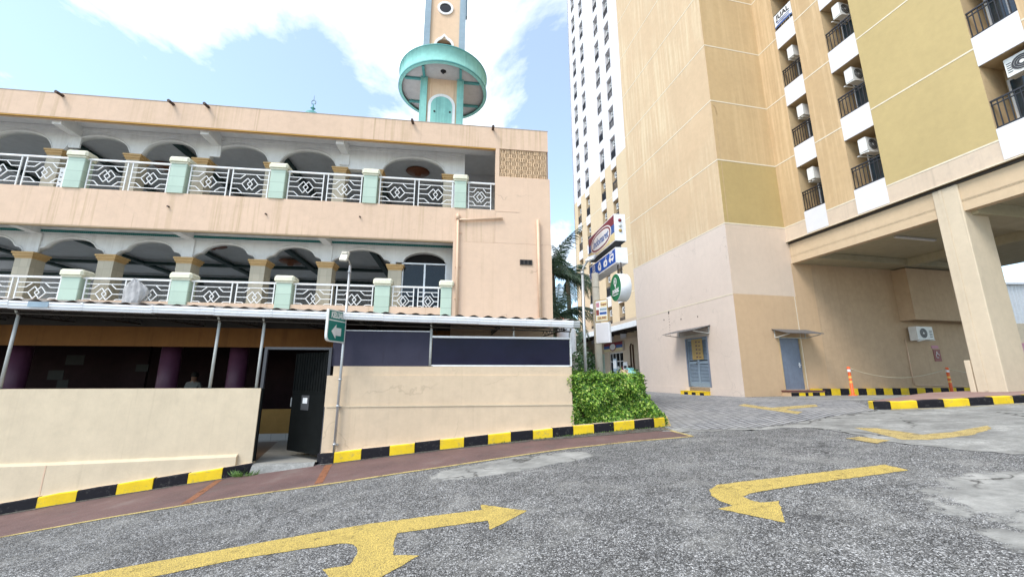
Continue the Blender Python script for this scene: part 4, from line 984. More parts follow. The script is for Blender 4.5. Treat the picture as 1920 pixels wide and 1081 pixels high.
# person standing in the shade of the hall, behind the left wall
pc = FM.l((-10.2, 13.4, 0)); 
def person():
    me = bpy.data.meshes.new('person'); base = Vector((pc.x, pc.y, -.02))
    J = {'pel': (0,0,.95,.14), 'wa': (0,0,1.12,.13), 'ch': (0,.0,1.32,.15), 'nk': (0,-.01,1.47,.06), 'hb': (0,-.02,1.55,.085), 'ht': (0,-.01,1.66,.085),
         'shl': (-.18,0,1.39,.065), 'ell': (-.25,.02,1.12,.045), 'wrl': (-.22,-.10,.90,.033), 'hdl': (-.20,-.14,.82,.032), 'shr': (.18,0,1.39,.065), 'elr': (.25,.02,1.12,.045), 'wrr': (.22,-.10,.9,.033), 'hdr': (.20,-.14,.82,.032),
         'hil': (-.10,0,.88,.10), 'knl': (-.11,-.01,.48,.07), 'anl': (-.11,.02,.08,.045), 'tol': (-.12,-.14,.04,.035), 'hir': (.10,0,.88,.10), 'knr': (.11,-.01,.48,.07), 'anr': (.11,.02,.08,.045), 'tor': (.12,-.14,.04,.035)}
    E_ = 'pel-wa wa-ch ch-nk nk-hb hb-ht ch-shl shl-ell ell-wrl wrl-hdl ch-shr shr-elr elr-wrr wrr-hdr pel-hil hil-knl knl-anl anl-tol pel-hir hir-knr knr-anr anr-tor'.split()
    K = list(J); me.from_pydata([J[k][:3] for k in K], [tuple(K.index(x) for x in e.split('-')) for e in E_], [])
    ob = bpy.data.objects.new('person', me); COL.objects.link(ob); bpy.context.view_layer.objects.active = ob
    sk = ob.modifiers.new('skin', 'SKIN'); 
    for i, k in enumerate(K):
        me.skin_vertices[0].data[i].radius = (J[k][3], J[k][3])
    me.skin_vertices[0].data[0].use_root = True
    ss = ob.modifiers.new('sub', 'SUBSURF'); ss.levels = ss.render_levels = 2
    dg = bpy.context.evaluated_depsgraph_get(); m2 = bpy.data.meshes.new_from_object(ob.evaluated_get(dg)); ob.modifiers.clear(); ob.data = m2
    m2.materials.clear()
    for m in (m_skin, m_shirt, m_trouser): m2.materials.append(m)
    for p in m2.polygons:
        c = p.center; p.use_smooth = True
        p.material_index = 2 if c.z < .97 and abs(c.x) < .19 else (1 if .95 <= c.z < 1.45 and not (abs(c.x) > .21 and c.z < 1.2) else 0)
    ob.location = FM.w(base); ob.rotation_euler = (0,0,FM.a); BASE[ob.name] = base; FR[ob.name] = FM
    props(ob, 'person in a white shirt standing in the dark hall behind the left wall', 'person')
    b = base
    mb = MB(); mb.lathe([(0, .125), (.05, .115), (.085, .07), (.098, .0), (.092, -.04)], (b.x, b.y+.005, b.z+1.645), 16); mb.build('hair', m_hair, ob)
    mb = MB()
    for x in (-.035, .035): mb.lathe([(0, .012), (.011, .006), (.011, -.006), (0, -.012)], (b.x+x, b.y-.098, b.z+1.625), 8, 0)
    mb.lathe([(0, .03), (.012, 0), (.016, -.02), (0, -.026)], (b.x, b.y-.105, b.z+1.60), 8, 1); mb.box(b.x-.028, b.x+.028, b.y-.104, b.y-.09, b.z+1.545, b.z+1.553, 2)
    mb.build('face', [m_ink, m_skin, m_red], ob)
person()
# ---------------------------------------------------------------- apartment tower
tower = thing('apartment_tower', 'tall beige apartment tower with projecting blank core and rows of balconies', 'building', (3, 4, .8), FT)
def T(mb, name, mats, parent=tower, label=None, group=None):
    o = mb.build(name, mats, parent); props(o, label, None, group); return o
TOP = 58.; QW = 3.15; LA = 7.85
FL = [4.9+3.05, ]+[7.95+2.945*k for k in range(1, 17)]
# projecting core: left face (q=0), end face (p=0)
def za(a, z): return 1 if z < 7.95 else 0
mb = MB(); wall(mb, .006, LA, -.5, TOP, 0, .25, [(1.86, 3.37, 1.13, 3.33)], axis='y', mat=za, cuts_z=(7.95,)); T(mb, 'wall', [m_a_up, m_a_lo], label='pale blank core wall facing the mosque')
mb = MB(); wall(mb, .25, QW, -.5, TOP, LA-.2, LA, axis='x'); T(mb, 'wall', [m_a_up])
def zb(a, z):
    if z < 4.9: return 3
    if z < 7.95: return 2
    if z < 10.895: return 1
    return 0
mb = MB(); wall(mb, .004, QW+.2, -.5, TOP, .0, .24, [(1.87, 2.97, 1.08, 3.18)], axis='x', mat=zb, cuts_z=(4.9, 7.95, 10.895), back=False)
T(mb, 'wall', [m_b_up, m_b_olive, m_b_mid, m_b_low], label='ochre and sand end wall of the core')
mb = MB()   # thin drain groove near the corner
mb.box(.16, .19, -.006, -.0005, 7.97, 13.7); mb.tube([(.03, -.03, 13.70), (.20, -.03, 13.45), (.22, -.03, 13.1)], .008, 5, 0)
T(mb, 'corner_groove', m_recess)
# joint lines
mb = MB()
for z in [4.9, 7.95]+FL[1:]:
    mb.box(-.008, -.0005, -.006, LA, z-.024, z+.024)
    if z > 5: mb.box(-.008, QW-.151, -.008, -.0005, z-.03, z+.03)
mb.box(3.0-.02, 3.0+.012, -.007, -.0005, 1.1, 4.9)
T(mb, 'joint_lines', m_joint)
mb = MB(); rr = random.Random(2)
for k in range(9): mb.box(-.004, -.0005, 4.55+.02*rr.random(), 4.60, 4.72-k*.14, 4.76-k*.14)
mb.box(-.012, -.0005, 4.52, 4.60, 4.74, 4.86); mb.box(-.012, -.0005, 5.0, 5.05, 4.45, 4.52); mb.box(-.012, -.0005, 3.55, 3.60, 4.30, 4.37); mb.box(-.012, -.0005, 2.3, 2.35, 4.25, 4.31)
T(mb, 'bolt_holes', m_steel_shade)

# window sets: opening from floor line +.33 to next line -.57
def ops_for(cols, zs): return [(a, b, z+.33, z+2.945-.57) for a, b in cols for z in zs]
CC = [(-1.95, -1.03), (-4.12, -3.08), (-7.95, -6.97), (-10.2, -9.25), (-13.2, -12.2)]
ZC = [7.95+2.945*k for k in range(0, 12)]
CZ = [c for ab in CC for c in ab]
def zc(p, z):
    if z < 7.95: return 2
    if -4.12 > p > -6.97: return 1
    if p < -9: return 1 if p < -10.2 else 0
    return 0
mb = MB(); wall(mb, -20, -.0, 7.3, 44, 3.0, 3.95, ops_for(CC, ZC), axis='y', mat=zc, cuts_a=CZ, cuts_z=(7.95,), reveal=3)
T(mb, 'wall', [m_c_or, m_c_ol, m_band, m_recess], label='apricot and mustard wall with recessed balconies above the porch')
mb = MB()
for z in [7.95]+FL[1:12]:
    E_ = [0]+sorted([-c for c in CZ])+[20]
    E_ = [-e for e in E_]
    for i in range(0, len(E_)-1, 2): mb.box(2.992, 2.9995, E_[i+1], E_[i]-.009, z-.025, z+.025)
mb.box(2.95, 2.9995, -20, -.0, 7.285, 7.31)
T(mb, 'joint_lines', m_joint)
CW = [(23.25, 24.18), (21.03, 21.93), (17.42, 18.33), (15.18, 16.12), (11.4, 12.3), (9.2, 10.1)]
ZW = [4.9-.05+2.95*k for k in range(0, 17)]; ZW[0] = 5.0
ZW = [5.0]+[7.95+2.945*k for k in range(0, 16)]
def zw(p, z): return 0 if z > 19.9 else 1
OW = ops_for(CW, ZW)
mb = MB(); wall(mb, LA, 25.3, 4.6, 55, QW, QW+.8, OW, axis='y', mat=zw, cuts_z=(19.9,))
T(mb, 'wall', [m_w_white, m_w_beige], label='far wing wall, white above and pale beige below, with four window rows')
mb = MB(); mb.box(QW, 16, 25.1, 25.3, 4.6, 55); T(mb, 'wall', m_w_white)
mb = MB()
for z in [7.95]+FL[1:4]:
    E_ = [LA]+sorted([c for ab in CW for c in ab])+[25.3]
    for i in range(0, len(E_)-1, 2): mb.box(QW-.008, QW-.0005, E_[i], E_[i+1], z-.03, z+.03)
T(mb, 'joint_lines', m_joint)
mb = MB(); mb.box(.26, 15, -20, 25.1, TOP-.02, TOP+.3); mb.box(3.96, 15, -20, -15, 7.3, 44); T(mb, 'roof', m_soffit)
mb = MB(); mb.box(4.0, 4.05, .3, 25, 4.6, 55); T(mb, 'core_wall', m_dark)

# near balconies (individually built once, then copied)
def ac_unit(mb, o, fwd, side, w=.78, h=.54, d=.28):
    """split-unit condenser: o = lower back corner, side = width dir, fwd = depth dir"""
    o = Vector(o); f = Vector(fwd); s = Vector(side); u = Vector((0,0,1))
    def bx(a, b, c, d_, e, g, m):
        P8 = [o+s*x+f*y+u*z for z in (e, g) for x, y in ((a,c),(b,c),(b,d_),(a,d_))]
        for q in ((0,3,2,1),(4,5,6,7),(0,1,5,4),(1,2,6,5),(2,3,7,6),(3,0,4,7)): mb.face([P8[k] for k in q], m)
    bx(0, w, 0, d, 0, h, 0)
    bx(.0, w, .02, d-.02, h+.0005, h+.012, 0)
    c = o+s*w*.40+u*h*.5
    for r0, r1, m, y in ((0, .21, 1, .004), (.0, .05, 0, .012)):
        ring_ = [c+s*(r1*math.cos(t))+u*(r1*math.sin(t))+f*(d+y) for t in [2*math.pi*k/20 for k in range(20)]]
        mb.face(ring_, m)
    for r1 in (.10, .155, .21):
        pts = [c+s*(r1*math.cos(t))+u*(r1*math.sin(t))+f*(d+.01) for t in [2*math.pi*k/20 for k in range(21)]]; mb.tube(pts, .0035, 4, 0, False)
    for k in range(5): bx(w*.76, w*.94, d+.0005, d+.004, h*(.2+k*.12), h*(.25+k*.12), 1)
    return mb
WIN = {}
def near_window(p0, p1, z0, kind):
    """recessed balcony behind the opening p0..p1, sill z0: window thing-part with railing, glazing, spandrel"""
    zt = z0+2.045
    mb = MB(); mb.box(2.985, 3.02, p0+.001, p1-.001, z0-.93, z0-.002, 0)
    w = T(mb, 'balcony', [m_spandrel])
    k = MB(); k.box(3.951, 4.0, p0-.1, p1+.1, z0-.1, zt+.1, 0); k.build('back_wall', m_recess, w)
    k = MB(); a, b = p0+.1, p1-.12
    k.box(3.86, 3.90, a, b, z0+.05, zt-.45, 1)
    for x, y in ((a-.05, a), (b, b+.05), ((a+b)/2-.02, (a+b)/2+.02)): k.box(3.84, 3.91, x, y, z0+.02, zt-.40, 0)
    k.box(3.84, 3.91, a, b, zt-.45, zt-.40, 0)
    if kind != 2: k.box(3.855, 3.859, a+.02, (a+b)/2-.03, z0+.06, zt-.5, 2)
    k.build('glazing', [m_frame, m_glass_b, m_curtain], w)
    k = MB(); q = 3.06
    k.bar((q, p0, z0+.86), (q, p1, z0+.86), .045); k.bar((q, p0, z0+.74), (q, p1, z0+.74), .03); k.bar((q, p0, z0+.05), (q, p1, z0+.05), .04)
    n = 8
    for i in range(n+1): y = p0+.02+(p1-p0-.04)*i/n; k.bar((q, y, z0), (q, y, z0+.86), .022)
    k.build('railing', m_railblk, w)
    return w
acs = []
for ci, (p0, p1) in enumerate(CC[:4]):
    for zi, z in enumerate(ZC[:8] if ci < 3 else ZC[:4]):
        z0 = z+.33
        if ci in WIN and False: pass
        if ci not in WIN: w = near_window(p0, p1, z0, ci); WIN[ci] = (w, z0)
        else:
            w0, zz = WIN[ci]; w = dup(w0, (0, 0, z0-zz))
        if zi < 4 and ci < 3:
            acs.append((ci, zi, p0, p1, z0))
# first opening's lower white panel reaches the band foot
desc = {(0,0): 'tilted white air conditioner in the lowest balcony nearest the corner', (0,1): 'white air conditioner one floor above the lowest corner balcony', (0,2): 'white air conditioner in the third corner balcony up, under the sale banner',
        (1,0): 'white air conditioner in the lowest balcony of the middle column', (1,1): 'white air conditioner one floor up in the middle balcony column', (1,2): 'white air conditioner two floors up in the middle balcony column',
        (2,0): 'white air conditioner in the lowest balcony near the right picture edge', (2,1): 'white air conditioner high at the right picture edge', (0,3): 'air conditioner behind the sale banner', (1,3): 'white air conditioner at the top of the middle balcony column', (2,2): 'white air conditioner above the top right balcony'}
for ci, zi, p0, p1, z0 in acs:
    if zi > 2 or (ci == 2 and zi > 1): continue
    mb = MB()
    if ci == 1:
        b = (3.10, p1-.36, z0+1.30); ac_unit(mb, b, (0, -1, 0), (1, 0, 0), .70, .52); mb.bar((3.08, p1-.30, z0+1.22), (3.9, p1-.30, z0+1.29), .05, .03, 0); mb.bar((3.08, p1-.66, z0+1.22), (3.9, p1-.66, z0+1.29), .05, .03, 0)
        mb.bar((3.12, p1-.36, z0+1.27), (3.12, p1-.66, z0+1.25), .03)
    elif ci == 0:
        b = (3.12, p0+.34, z0+1.28); ac_unit(mb, b, (0, 1, 0), (1, 0, 0), .66, .5); mb.bar((3.10, p0+.42, z0+1.20), (3.9, p0+.42, z0+1.27), .05, .03); mb.bar((3.10, p0+.58, z0+1.20), (3.9, p0+.58, z0+1.27), .05, .03)
    else:
        b = (3.45, p0+.03, z0+1.35); ac_unit(mb, b, (-1, 0, 0), (0, 1, 0), .55); mb.bar((3.15, p0+.2, z0+1.32), (3.7, p0+.2, z0+1.32), .05, .03)
    o = mb.build('air_conditioner', [m_ac, m_ac_dk], base=(3.3, (p0+p1)/2, z0+1.28), frame=FT); props(o, desc[(ci, zi)], 'air conditioner', 'air conditioners in the near balconies')
# sale banner
z0 = ZC[3]+.33; p0, p1 = CC[0]
bn = thing('sale_banner', 'white sale banner lettered JUAL tied to a high balcony railing', 'banner', (3.03, -1.5, z0), FT)
mb = MB(); rows = [[(3.02+.006*math.sin(j*1.3+i), p1-.02-(p1-p0-.04)*j/10, z0+.16+.66*i/6) for j in range(11)] for i in range(7)]; mb.grid(rows, 0, True); mb.build('sheet', m_paper, bn)
M = basis((3.008, (p0+p1)/2, z0+.62), (0, -1, 0), (0, 0, 1)); mb = text_mb('JUAL', .33, M, 0, .008, sx=.95)
for k, w in enumerate((.7, .6, .72)): mb.box(3.005, 3.012, (p0+p1)/2-w/2, (p0+p1)/2+w/2, z0+.40-k*.09, z0+.43-k*.09, 1)
mb.box(3.005, 3.012, p0+.03, p1-.03, z0+.165, z0+.22, 1)
mb.build('lettering', [m_ink, m_sblue], bn)

# far wing windows: one built, the rest copies sharing its meshes
def far_window(p0, p1, z0, var):
    zt = z0+2.045
    mb = MB(); mb.box(QW-.04, QW+.002, p0+.001, p1-.001, z0-.88, z0-.002, 0)
    w = T(mb, 'balcony', m_spandrel)
    k = MB(); k.box(QW+.70, QW+.74, p0, p1, z0, zt, 1); k.box(QW+.64, QW+.70, p0+.32, p0+.38, z0+.02, zt-.3, 0); k.box(QW+.64, QW+.70, p0+.38, p1-.06, zt-.36, zt-.3, 0); (k.box(QW+.685, QW+.699, p0+.4, (p0+p1)/2+(.12 if var == 1 else .25), z0+.05, zt-.4, 2) if var else None); k.build('glazing', [m_frame, m_glass, m_curtain if var == 1 else m_b_mid], w)
    k = MB()
    for i in range(7): y = p0+.02+(p1-p0-.04)*i/6; k.bar((QW+.05, y, z0), (QW+.05, y, z0+.86), .028)
    for zz in (.05, .74, .86): k.bar((QW+.05, p0, z0+zz), (QW+.05, p1, z0+zz), .04)
    k.box(QW+.07, QW+.08, p0, p1, z0+.03, z0+.72, 0) if var == 0 else None
    k.build('railing', m_railblk, w)
    k = MB()
    if var < 2: ac_unit(k, (QW+.06, p1-.30 if var == 0 else p0+.02, z0+1.28), (0, -1 if var else 1, 0), (1, 0, 0), .6, .5, .24) if False else ac_unit(k, (QW+.42, p0+.15, z0+1.30-.06*var), (-1, 0, 0), (0, 1, 0), .6, .5, .24)
    else: ac_unit(k, (QW+.42, p0+.15, z0+1.05), (-1, 0, 0), (0, 1, 0), .6, .5, .24)
    k.build('air_conditioner', [m_ac, m_ac_dk], w)
    return w
fw = [(far_window(*CW[0], ZW[v]+.33, v), CW[0][0], ZW[v]+.33) for v in range(3)]
used = {(0, 0), (0, 1), (0, 2)}; rr = random.Random(5)
for ci, (p0, p1) in enumerate(CW[:4]):
    for zi, z in enumerate(ZW):
        if (ci, zi) in used: continue
        w0, pp, zz = fw[rr.choice((0, 0, 1, 1, 2))]
        c = dup(w0, (0, p0-pp, z+.33-zz))
mb = MB()
for p0, p1 in CW[4:]:
    for z in ZW: mb.box(QW+.7, QW+.75, p0, p1, z+.33, z+2.4)
T(mb, 'window_glass', m_glass)

# ---- porch under the right wing
mb = MB(); wall(mb, QW+.2, 13.2, -.5, 7.3, 0, .24, axis='x', mat=lambda a, z: 0 if a < 4.08 else 1, cuts_a=(4.08,)); mb.box(3.06, 4.075, -.008, -.0005, 1.12, 6.35, 0)
T(mb, 'porch_wall', [m_b_low, m_porch])
mb = MB(); mb.box(3.12, 14, -16, -.0, 6.62, 6.7, 0); mb.box(3.12, 3.38, -16, -.001, 6.35, 7.20, 1); mb.box(3.09, 3.2, -16, -.001, 7.2, 7.299, 2)  # dark strip on top paints the shade in the gap below the band
mb.box(3.38, 13, -.9, -.001, 6.36, 6.61, 0); mb.box(8.2, 8.5, -16, -.91, 6.3, 6.615, 0); mb.box(3.39, 13, -6.0, -5.2, 6.25, 6.615, 0)
T(mb, 'porch_beam', [m_porchceil, m_beam, m_steel_shade])
mb = MB(); mb.box(4.4, 6.3, -3.2, -3.1, 6.54, 6.60); T(mb, 'ceiling_light', m_frame)
mb = MB(); mb.cbox(3.07, 4.07, -5.85, -5.22, .6, 7.199, .02); mb.box(3.055, 3.0695, -5.47, -5.40, 1.2, 7.19); T(mb, 'porch_column', [m_column])
mb = MB(); mb.cbox(3.06, 3.5, -5.2, -5.07, .7, 2.05, .015); T(mb, 'column_stub', [m_column])
mb = MB(); mb.cbox(3.07, 4.07, -14.5, -13.8, .6, 7.199, .02); T(mb, 'porch_column', [m_column])
mb = MB(); mb.box(8.5, 14, -.6, -.001, 4.0, 6.3); T(mb, 'duct_box', m_porch)
# painted kerb at the wall foot
mb = MB(); x = 1.72; k = 0; rr = random.Random(6)
while x < 13:
    s = .42+.05*rr.random(); zz = 1.11 if x > 2.95 else .8
    if x > 2.95: mb.box(x+.003, x+s-.003, -.16, -.001, .5, zz, k % 2)
    x += s; k += 1
T(mb, 'wall_kerb', [m_kb, m_ky])
# flush door with step and awning
dm = MB(); dm.box(1.93, 2.91, .05, .09, 1.08, 3.15); d1 = T(dm, 'door', m_door, label='plain blue grey steel door')
mb = MB(); mb.box(1.87, 1.929, -.012, .10, 1.08, 3.18); mb.box(2.911, 2.97, -.012, .10, 1.08, 3.18); mb.box(1.93, 2.91, -.012, .10, 3.151, 3.18); mb.build('door_frame', m_recess, d1)
mb = MB(); mb.tube([(2.80, .05, 2.05), (2.80, -.02, 2.05), (2.68, -.02, 2.05)], .014, 8); mb.box(2.77, 2.83, .038, .05, 1.95, 2.14); mb.build('handle', m_alu, d1)
def awning(x0, x1, z, axis, proj):
    mb = MB(); f = (lambda a, d, zz: (a, -d, zz)) if axis == 'x' else (lambda a, d, zz: (-d, a, zz))
    A = [f(x0, 0, z), f(x1, 0, z), f(x1, proj, z-.22), f(x0, proj, z-.22)]; B = [(p[0], p[1], p[2]+.025) for p in A]
    mb.face(A[::-1]); mb.face(B)
    for i in range(4): mb.face([A[i], A[(i+1) % 4], B[(i+1) % 4], B[i]], 0)
    for x in (x0+.12, x1-.12): mb.bar(f(x, .01, z-.33), f(x, proj-.05, z-.235), .03, .03, 1); mb.bar(f(x, .012, z-.33), f(x, .012, z-.02), .03, .03, 1)
    mb.bar(f(x0+.12, .03, z-.33), f(x1-.12, .03, z-.33), .06, .03, 1); return mb
T(awning(1.62, 3.35, 3.47, 'x', .75), 'awning', [m_awning, m_rail_b], label='flat grey awning over the plain door')
mb = MB(); mb.box(1.72, 3.3, -.42, -.001, .5, 1.0, 0); mb.box(1.70, 3.32, -.44, -.001, 1.0, 1.06, 1)
x = 1.72
for k, w in enumerate((.36, .3, .14, .2, .34, .24)): mb.box(x+.002, x+w-.002, -.424, -.4205, .6, .98, 2 if k % 2 else 3); x += w
T(mb, 'door_step', [m_b_low, m_tiled, m_ky, m_kb])
# louvred door with warning board, step and awning
mb = MB()
mb.box(.06, .09, 1.90, 3.33, 1.15, 3.30, 1)
for a, b in ((1.90, 1.97), (2.56, 2.67), (3.26, 3.33)): mb.box(.02, .075, a, b, 1.15, 3.30, 0)
for a, b in ((1.15, 1.33), (2.15, 2.27), (3.20, 3.30)):
    for p, q in ((1.971, 2.559), (2.671, 3.259)): mb.box(.022, .074, p, q, a, b, 0)
for p, q in ((1.971, 2.559), (2.671, 3.259)):
    z = 1.345
    while z < 3.18:
        if not (2.12 < z < 2.28): mb.face([(.03, p, z), (.03, q, z), (.07, q, z+.05), (.07, p, z+.05)], 0); mb.face([(.03, p, z), (.03, q, z), (.03, q, z-.012), (.03, p, z-.012)], 0)
        z += .062
lv = T(mb, 'louvred_door', [m_louvre, m_louvre_dk])
mb = MB(); mb.box(-.03, .012, 1.83, 1.899, 1.13, 3.34); mb.box(-.03, .012, 3.331, 3.40, 1.13, 3.34); mb.box(-.03, .012, 1.90, 3.33, 3.301, 3.34); mb.build('door_frame', m_door, lv)
mb = MB(); mb.box(.008, .018, 2.22, 2.98, 2.35, 3.27, 0)
for k in range(5): mb.face([(.006, 2.70, 3.18-k*.17), (.006, 2.58, 3.18-k*.17), (.006, 2.58, 3.10-k*.17), (.006, 2.70, 3.10-k*.17)], 1)
for k in range(5): mb.box(.005, .007, 2.35+.03*(k % 2), 2.50, 3.10-k*.17, 3.15-k*.17, 1)
mb.build('warning_board', [m_warn, m_brown], lv)
mb = MB(); mb.tube([(.02, 2.66, 2.22), (-.03, 2.66, 2.22), (-.03, 2.66, 2.10)], .012, 8); mb.build('handle', m_steel_shade, lv)
T(awning(1.55, 3.95, 3.78, 'y', .85), 'awning', [m_awning, m_rail_b], label='wide grey awning over the louvred door')
mb = MB(); mb.box(-.02, -.001, 1.95, 3.35, .9, 1.12, 4)
x = 1.95; mb.box(-.34, -.021, 1.95, 3.62, .4, .93, 1)
for k in range(6): mb.box(-.345, -.3405, x+.003, x+.275, .55, .90, k % 2); x += .278
mb.box(-.35, -.02, 1.94, 3.63, .931, .955, 1)
T(mb, 'door_step', [m_kb, m_ky, m_kb, m_kb, m_warn])
mb = MB(); mb.box(-.02, -.001, 0.0, LA-.05, .6, 1.12); T(mb, 'wall_base', m_a_lo)

# porch fittings
mb = MB(); ac_unit(mb, (8.68, -.12, 3.16), (0, -1, 0), (1, 0, 0), .92, .56, .30); mb.bar((8.66, -.15, 3.14), (8.66, -.5, 3.14), .03); mb.bar((9.5, -.15, 3.14), (9.5, -.5, 3.14), .03); mb.bar((8.6, -.44, 3.08), (9.0, -.44, 3.16), .05, .03)
o = mb.build('air_conditioner', [m_ac, m_ac_dk], base=(9.1, -.2, 3.1), frame=FT); props(o, 'white air conditioner alone on the shaded porch wall', 'air conditioner')
mb = MB(); mb.tube([(8.52, -.04, 3.2), (8.50, -.04, 1.3), (8.6, -.04, 1.24), (11.5, -.04, 1.16)], .018, 8); o = mb.build('drain_pipe', m_pipe, base=(8.5, -.04, 1.2), frame=FT); props(o, 'thin white drain pipe running down from the porch air conditioner', 'pipe')
sg = thing('fire_sign', 'faded red fire notice on the dark porch wall', 'sign', (10.0, -.02, 2.4), FT)
mb = MB(); mb.box(9.97, 10.38, -.015, -.002, 2.82, 2.95, 1); mb.box(10.02, 10.42, -.02, -.002, 2.25, 2.78, 0); mb.build('plate', [m_red, m_pink], sg)
mb = MB(); mb.tube([(10.22+.09*math.cos(t), -.024, 2.5+.09*math.sin(t)) for t in [R(30*k) for k in range(11)]], .014, 5); mb.tube([(10.2, -.024, 2.68), (10.2, -.024, 2.6)], .02, 5); mb.build('emblem', m_paper, sg)
for (q, p), lab in (((3.95, -1.0), 'orange delineator post left of the porch with a chain'), ((9.0, -1.0), 'orange delineator post near the column end of the chain')):
    zg = FT.g(q, p); dl = thing('delineator_post', lab, 'bollard', (q, p, zg), FT, group='orange delineator posts in the porch')
    mb = MB(); mb.lathe([(.14, 0), (.13, .03), (.055, .05), (.05, .98), (.06, 1.0), (.055, 1.08), (.02, 1.10), (0, 1.1)], (q, p, zg), 14); mb.build('body', m_orange, dl)
    mb = MB()
    for a, b in ((.48, .56), (.66, .74)): mb.lathe([(.053, a), (.0535, b)], (q, p, zg), 14)
    mb.build('reflective_band', m_reflect, dl)
    mb = MB(); mb.lathe([(.058, .90), (.058, 1.0)], (q, p, zg), 14); mb.build('collar', m_paper, dl)
A = Vector((3.95, -1.0, FT.g(3.95, -1.)+1.05)); B = Vector((9.0, -1.0, FT.g(9, -1.)+1.05)); pts = []
for k in range(25): t = k/24; p = A.lerp(B, t); p.z -= .40*4*t*(1-t)*(1-.15*t); pts.append(p)
mb = MB(); mb.tube(pts, .016, 6); mb.tube([B, B+Vector((1.6, .2, -.2)), B+Vector((3.0, .4, -.15))], .014, 6); o = mb.build('barrier_chain', m_rope, base=tuple(A), frame=FT); props(o, 'sagging pale chain strung between the orange posts', 'chain')

# ---- shop at the foot of the far wing
shop = thing('shop', 'small shop under a deep cream canopy at the foot of the far tower wing', 'shop', (2, 15, .8), FT)
mb = MB(); mb.box(0, .12, LA+.02, 34, 4.86, 5.06, 0); mb.box(-.03, .12, LA+.02, 34, 4.52, 4.859, 1); mb.build('canopy_fascia', [m_band, m_gutter], shop)
mb = MB(); mb.face([(.1, LA+.02, 5.05), (.1, 34, 5.05), (QW-.01, 34, 5.3), (QW-.01, LA+.02, 5.3)], 0); mb.face([(.1, LA+.02, 4.75), (QW-.01, LA+.02, 4.95), (QW-.01, 34, 4.95), (.1, 34, 4.75)], 0)
p = LA+.6
while p < 33: mb.bar((.1, p, 4.70), (QW-.02, p, 4.88), .06, .08, 1); p += 1.1
for q in (.8, 1.6, 2.4): mb.bar((q, LA+.1, 4.72+.06*q), (q, 34, 4.72+.06*q), .05, .07, 1)
mb.build('canopy_roof', [m_roof, m_steel_shade], shop)
mb = MB(); wall(mb, LA, 25.3, .3, 4.6, QW-.001, QW+.2, [(15.9, 18.3, .3, 3.5), (19.3, 25.0, .3, 3.5)], axis='y'); mb.bar((QW-.03, LA, 4.5), (QW-.03, 25, 4.5), .06, .06, 0); mb.build('shop_wall', m_band, shop)
mb = MB(); mb.box(QW+.1, QW+.12, 15.9, 18.3, .5, 3.5, 1)
for a in (15.9, 16.55, 17.2, 17.75, 18.24): mb.box(QW+.04, QW+.098, a, a+.07, .5, 3.5, 0)
for z in (2.75, 3.43): mb.box(QW+.04, QW+.097, 15.9, 18.3, z, z+.07, 0)
mb.box(QW+.03, QW+.038, 16.7, 17.1, 1.5, 2.4, 2); mb.build('shop_door', [m_frame, m_glass, m_paper], shop)
mb = MB(); mb.box(QW+.1, QW+.12, 19.3, 25, .5, 3.5, 1)
for k in range(8): mb.box(QW+.04, QW+.098, 19.3+k*.8, 19.36+k*.8, .5, 3.5, 0)
mb.build('shop_window', [m_frame, m_mint], shop)
mb = MB(); mb.box(QW-.16, QW-.02, 15.6, 19.0, 3.62, 4.32, 0); mb.box(QW-.165, QW-.1605, 15.6, 19.0, 4.08, 4.32, 1); mb.box(QW-.165, QW-.1605, 15.6, 19.0, 3.84, 4.08, 2); mb.box(QW-.165, QW-.1605, 15.6, 19.0, 3.62, 3.84, 3)
mb.prism([(17.3+.6*math.cos(2*math.pi*k/20), 3.96+.33*math.sin(2*math.pi*k/20)) for k in range(20)], 'x', QW-.18, QW-.166, 1)
mb.prism([(17.3+.5*math.cos(2*math.pi*k/20), 3.96+.25*math.sin(2*math.pi*k/20)) for k in range(20)], 'x', QW-.19, QW-.181, 0); mb.build('shop_sign', [m_box, m_sred, m_sblue, m_syel], shop)
mb = MB(); mb.tube([(QW-.06, 14.2, 1.0), (QW-.06, 14.2, 3.9), (QW-.06, 14.45, 4.0), (QW-.06, 14.6, 3.8), (QW-.06, 14.6, 1.0)], .05, 8); mb.build('fire_pipe', m_brown, shop)
for q in (.25,):
    for p in (13.5, 20.0, 26.5): mb = MB(); mb.box(q, q+.3, p, p+.3, .3, 4.75); 
hy = MB(); hy.box(QW-.42, QW-.08, 14.7, 15.5, .7, 2.35, 0); hy.box(QW-.425, QW-.4205, 14.78, 15.42, 1.5, 2.25, 1); hy.box(QW-.43, QW-.4255, 15.0, 15.1, 1.8, 1.95, 2)
o = hy.build('hydrant_box', [m_red, m_sred, m_ink], base=(QW-.2, 15.1, .75), frame=FT); props(o, 'dark red fire hydrant box by the shop door', 'hydrant box')
st = thing('banner_stand', 'blue and white promotional stand before the shop door', 'stand', (1.6, 14.2, FT.g(1.6, 14.2)), FT); zg = FT.g(1.6, 14.2)
mb = MB(); mb.box(1.58, 1.62, 13.9, 14.5, zg+.1, zg+2.0, 0); mb.box(1.5, 1.7, 13.9, 14.5, zg, zg+.09, 1); mb.box(1.574, 1.579, 13.95, 14.45, zg+1.3, zg+1.9, 1); mb.build('panel', [m_bluegrey, m_paper], st)
pb = thing('notice_stand', 'white notice sheet on a stand beside the shop door', 'notice', (1.9, 13.2, FT.g(1.9, 13.2)), FT); zg = FT.g(1.9, 13.2)
mb = MB(); mb.box(1.88, 1.92, 12.9, 13.5, zg+.9, zg+1.75, 0); mb.box(1.874, 1.879, 13.0, 13.4, zg+1.3, zg+1.5, 1); mb.tube([(1.9, 13.2, zg), (1.9, 13.2, zg+.9)], .02, 6); mb.build('sheet', [m_paper, m_ink], pb)
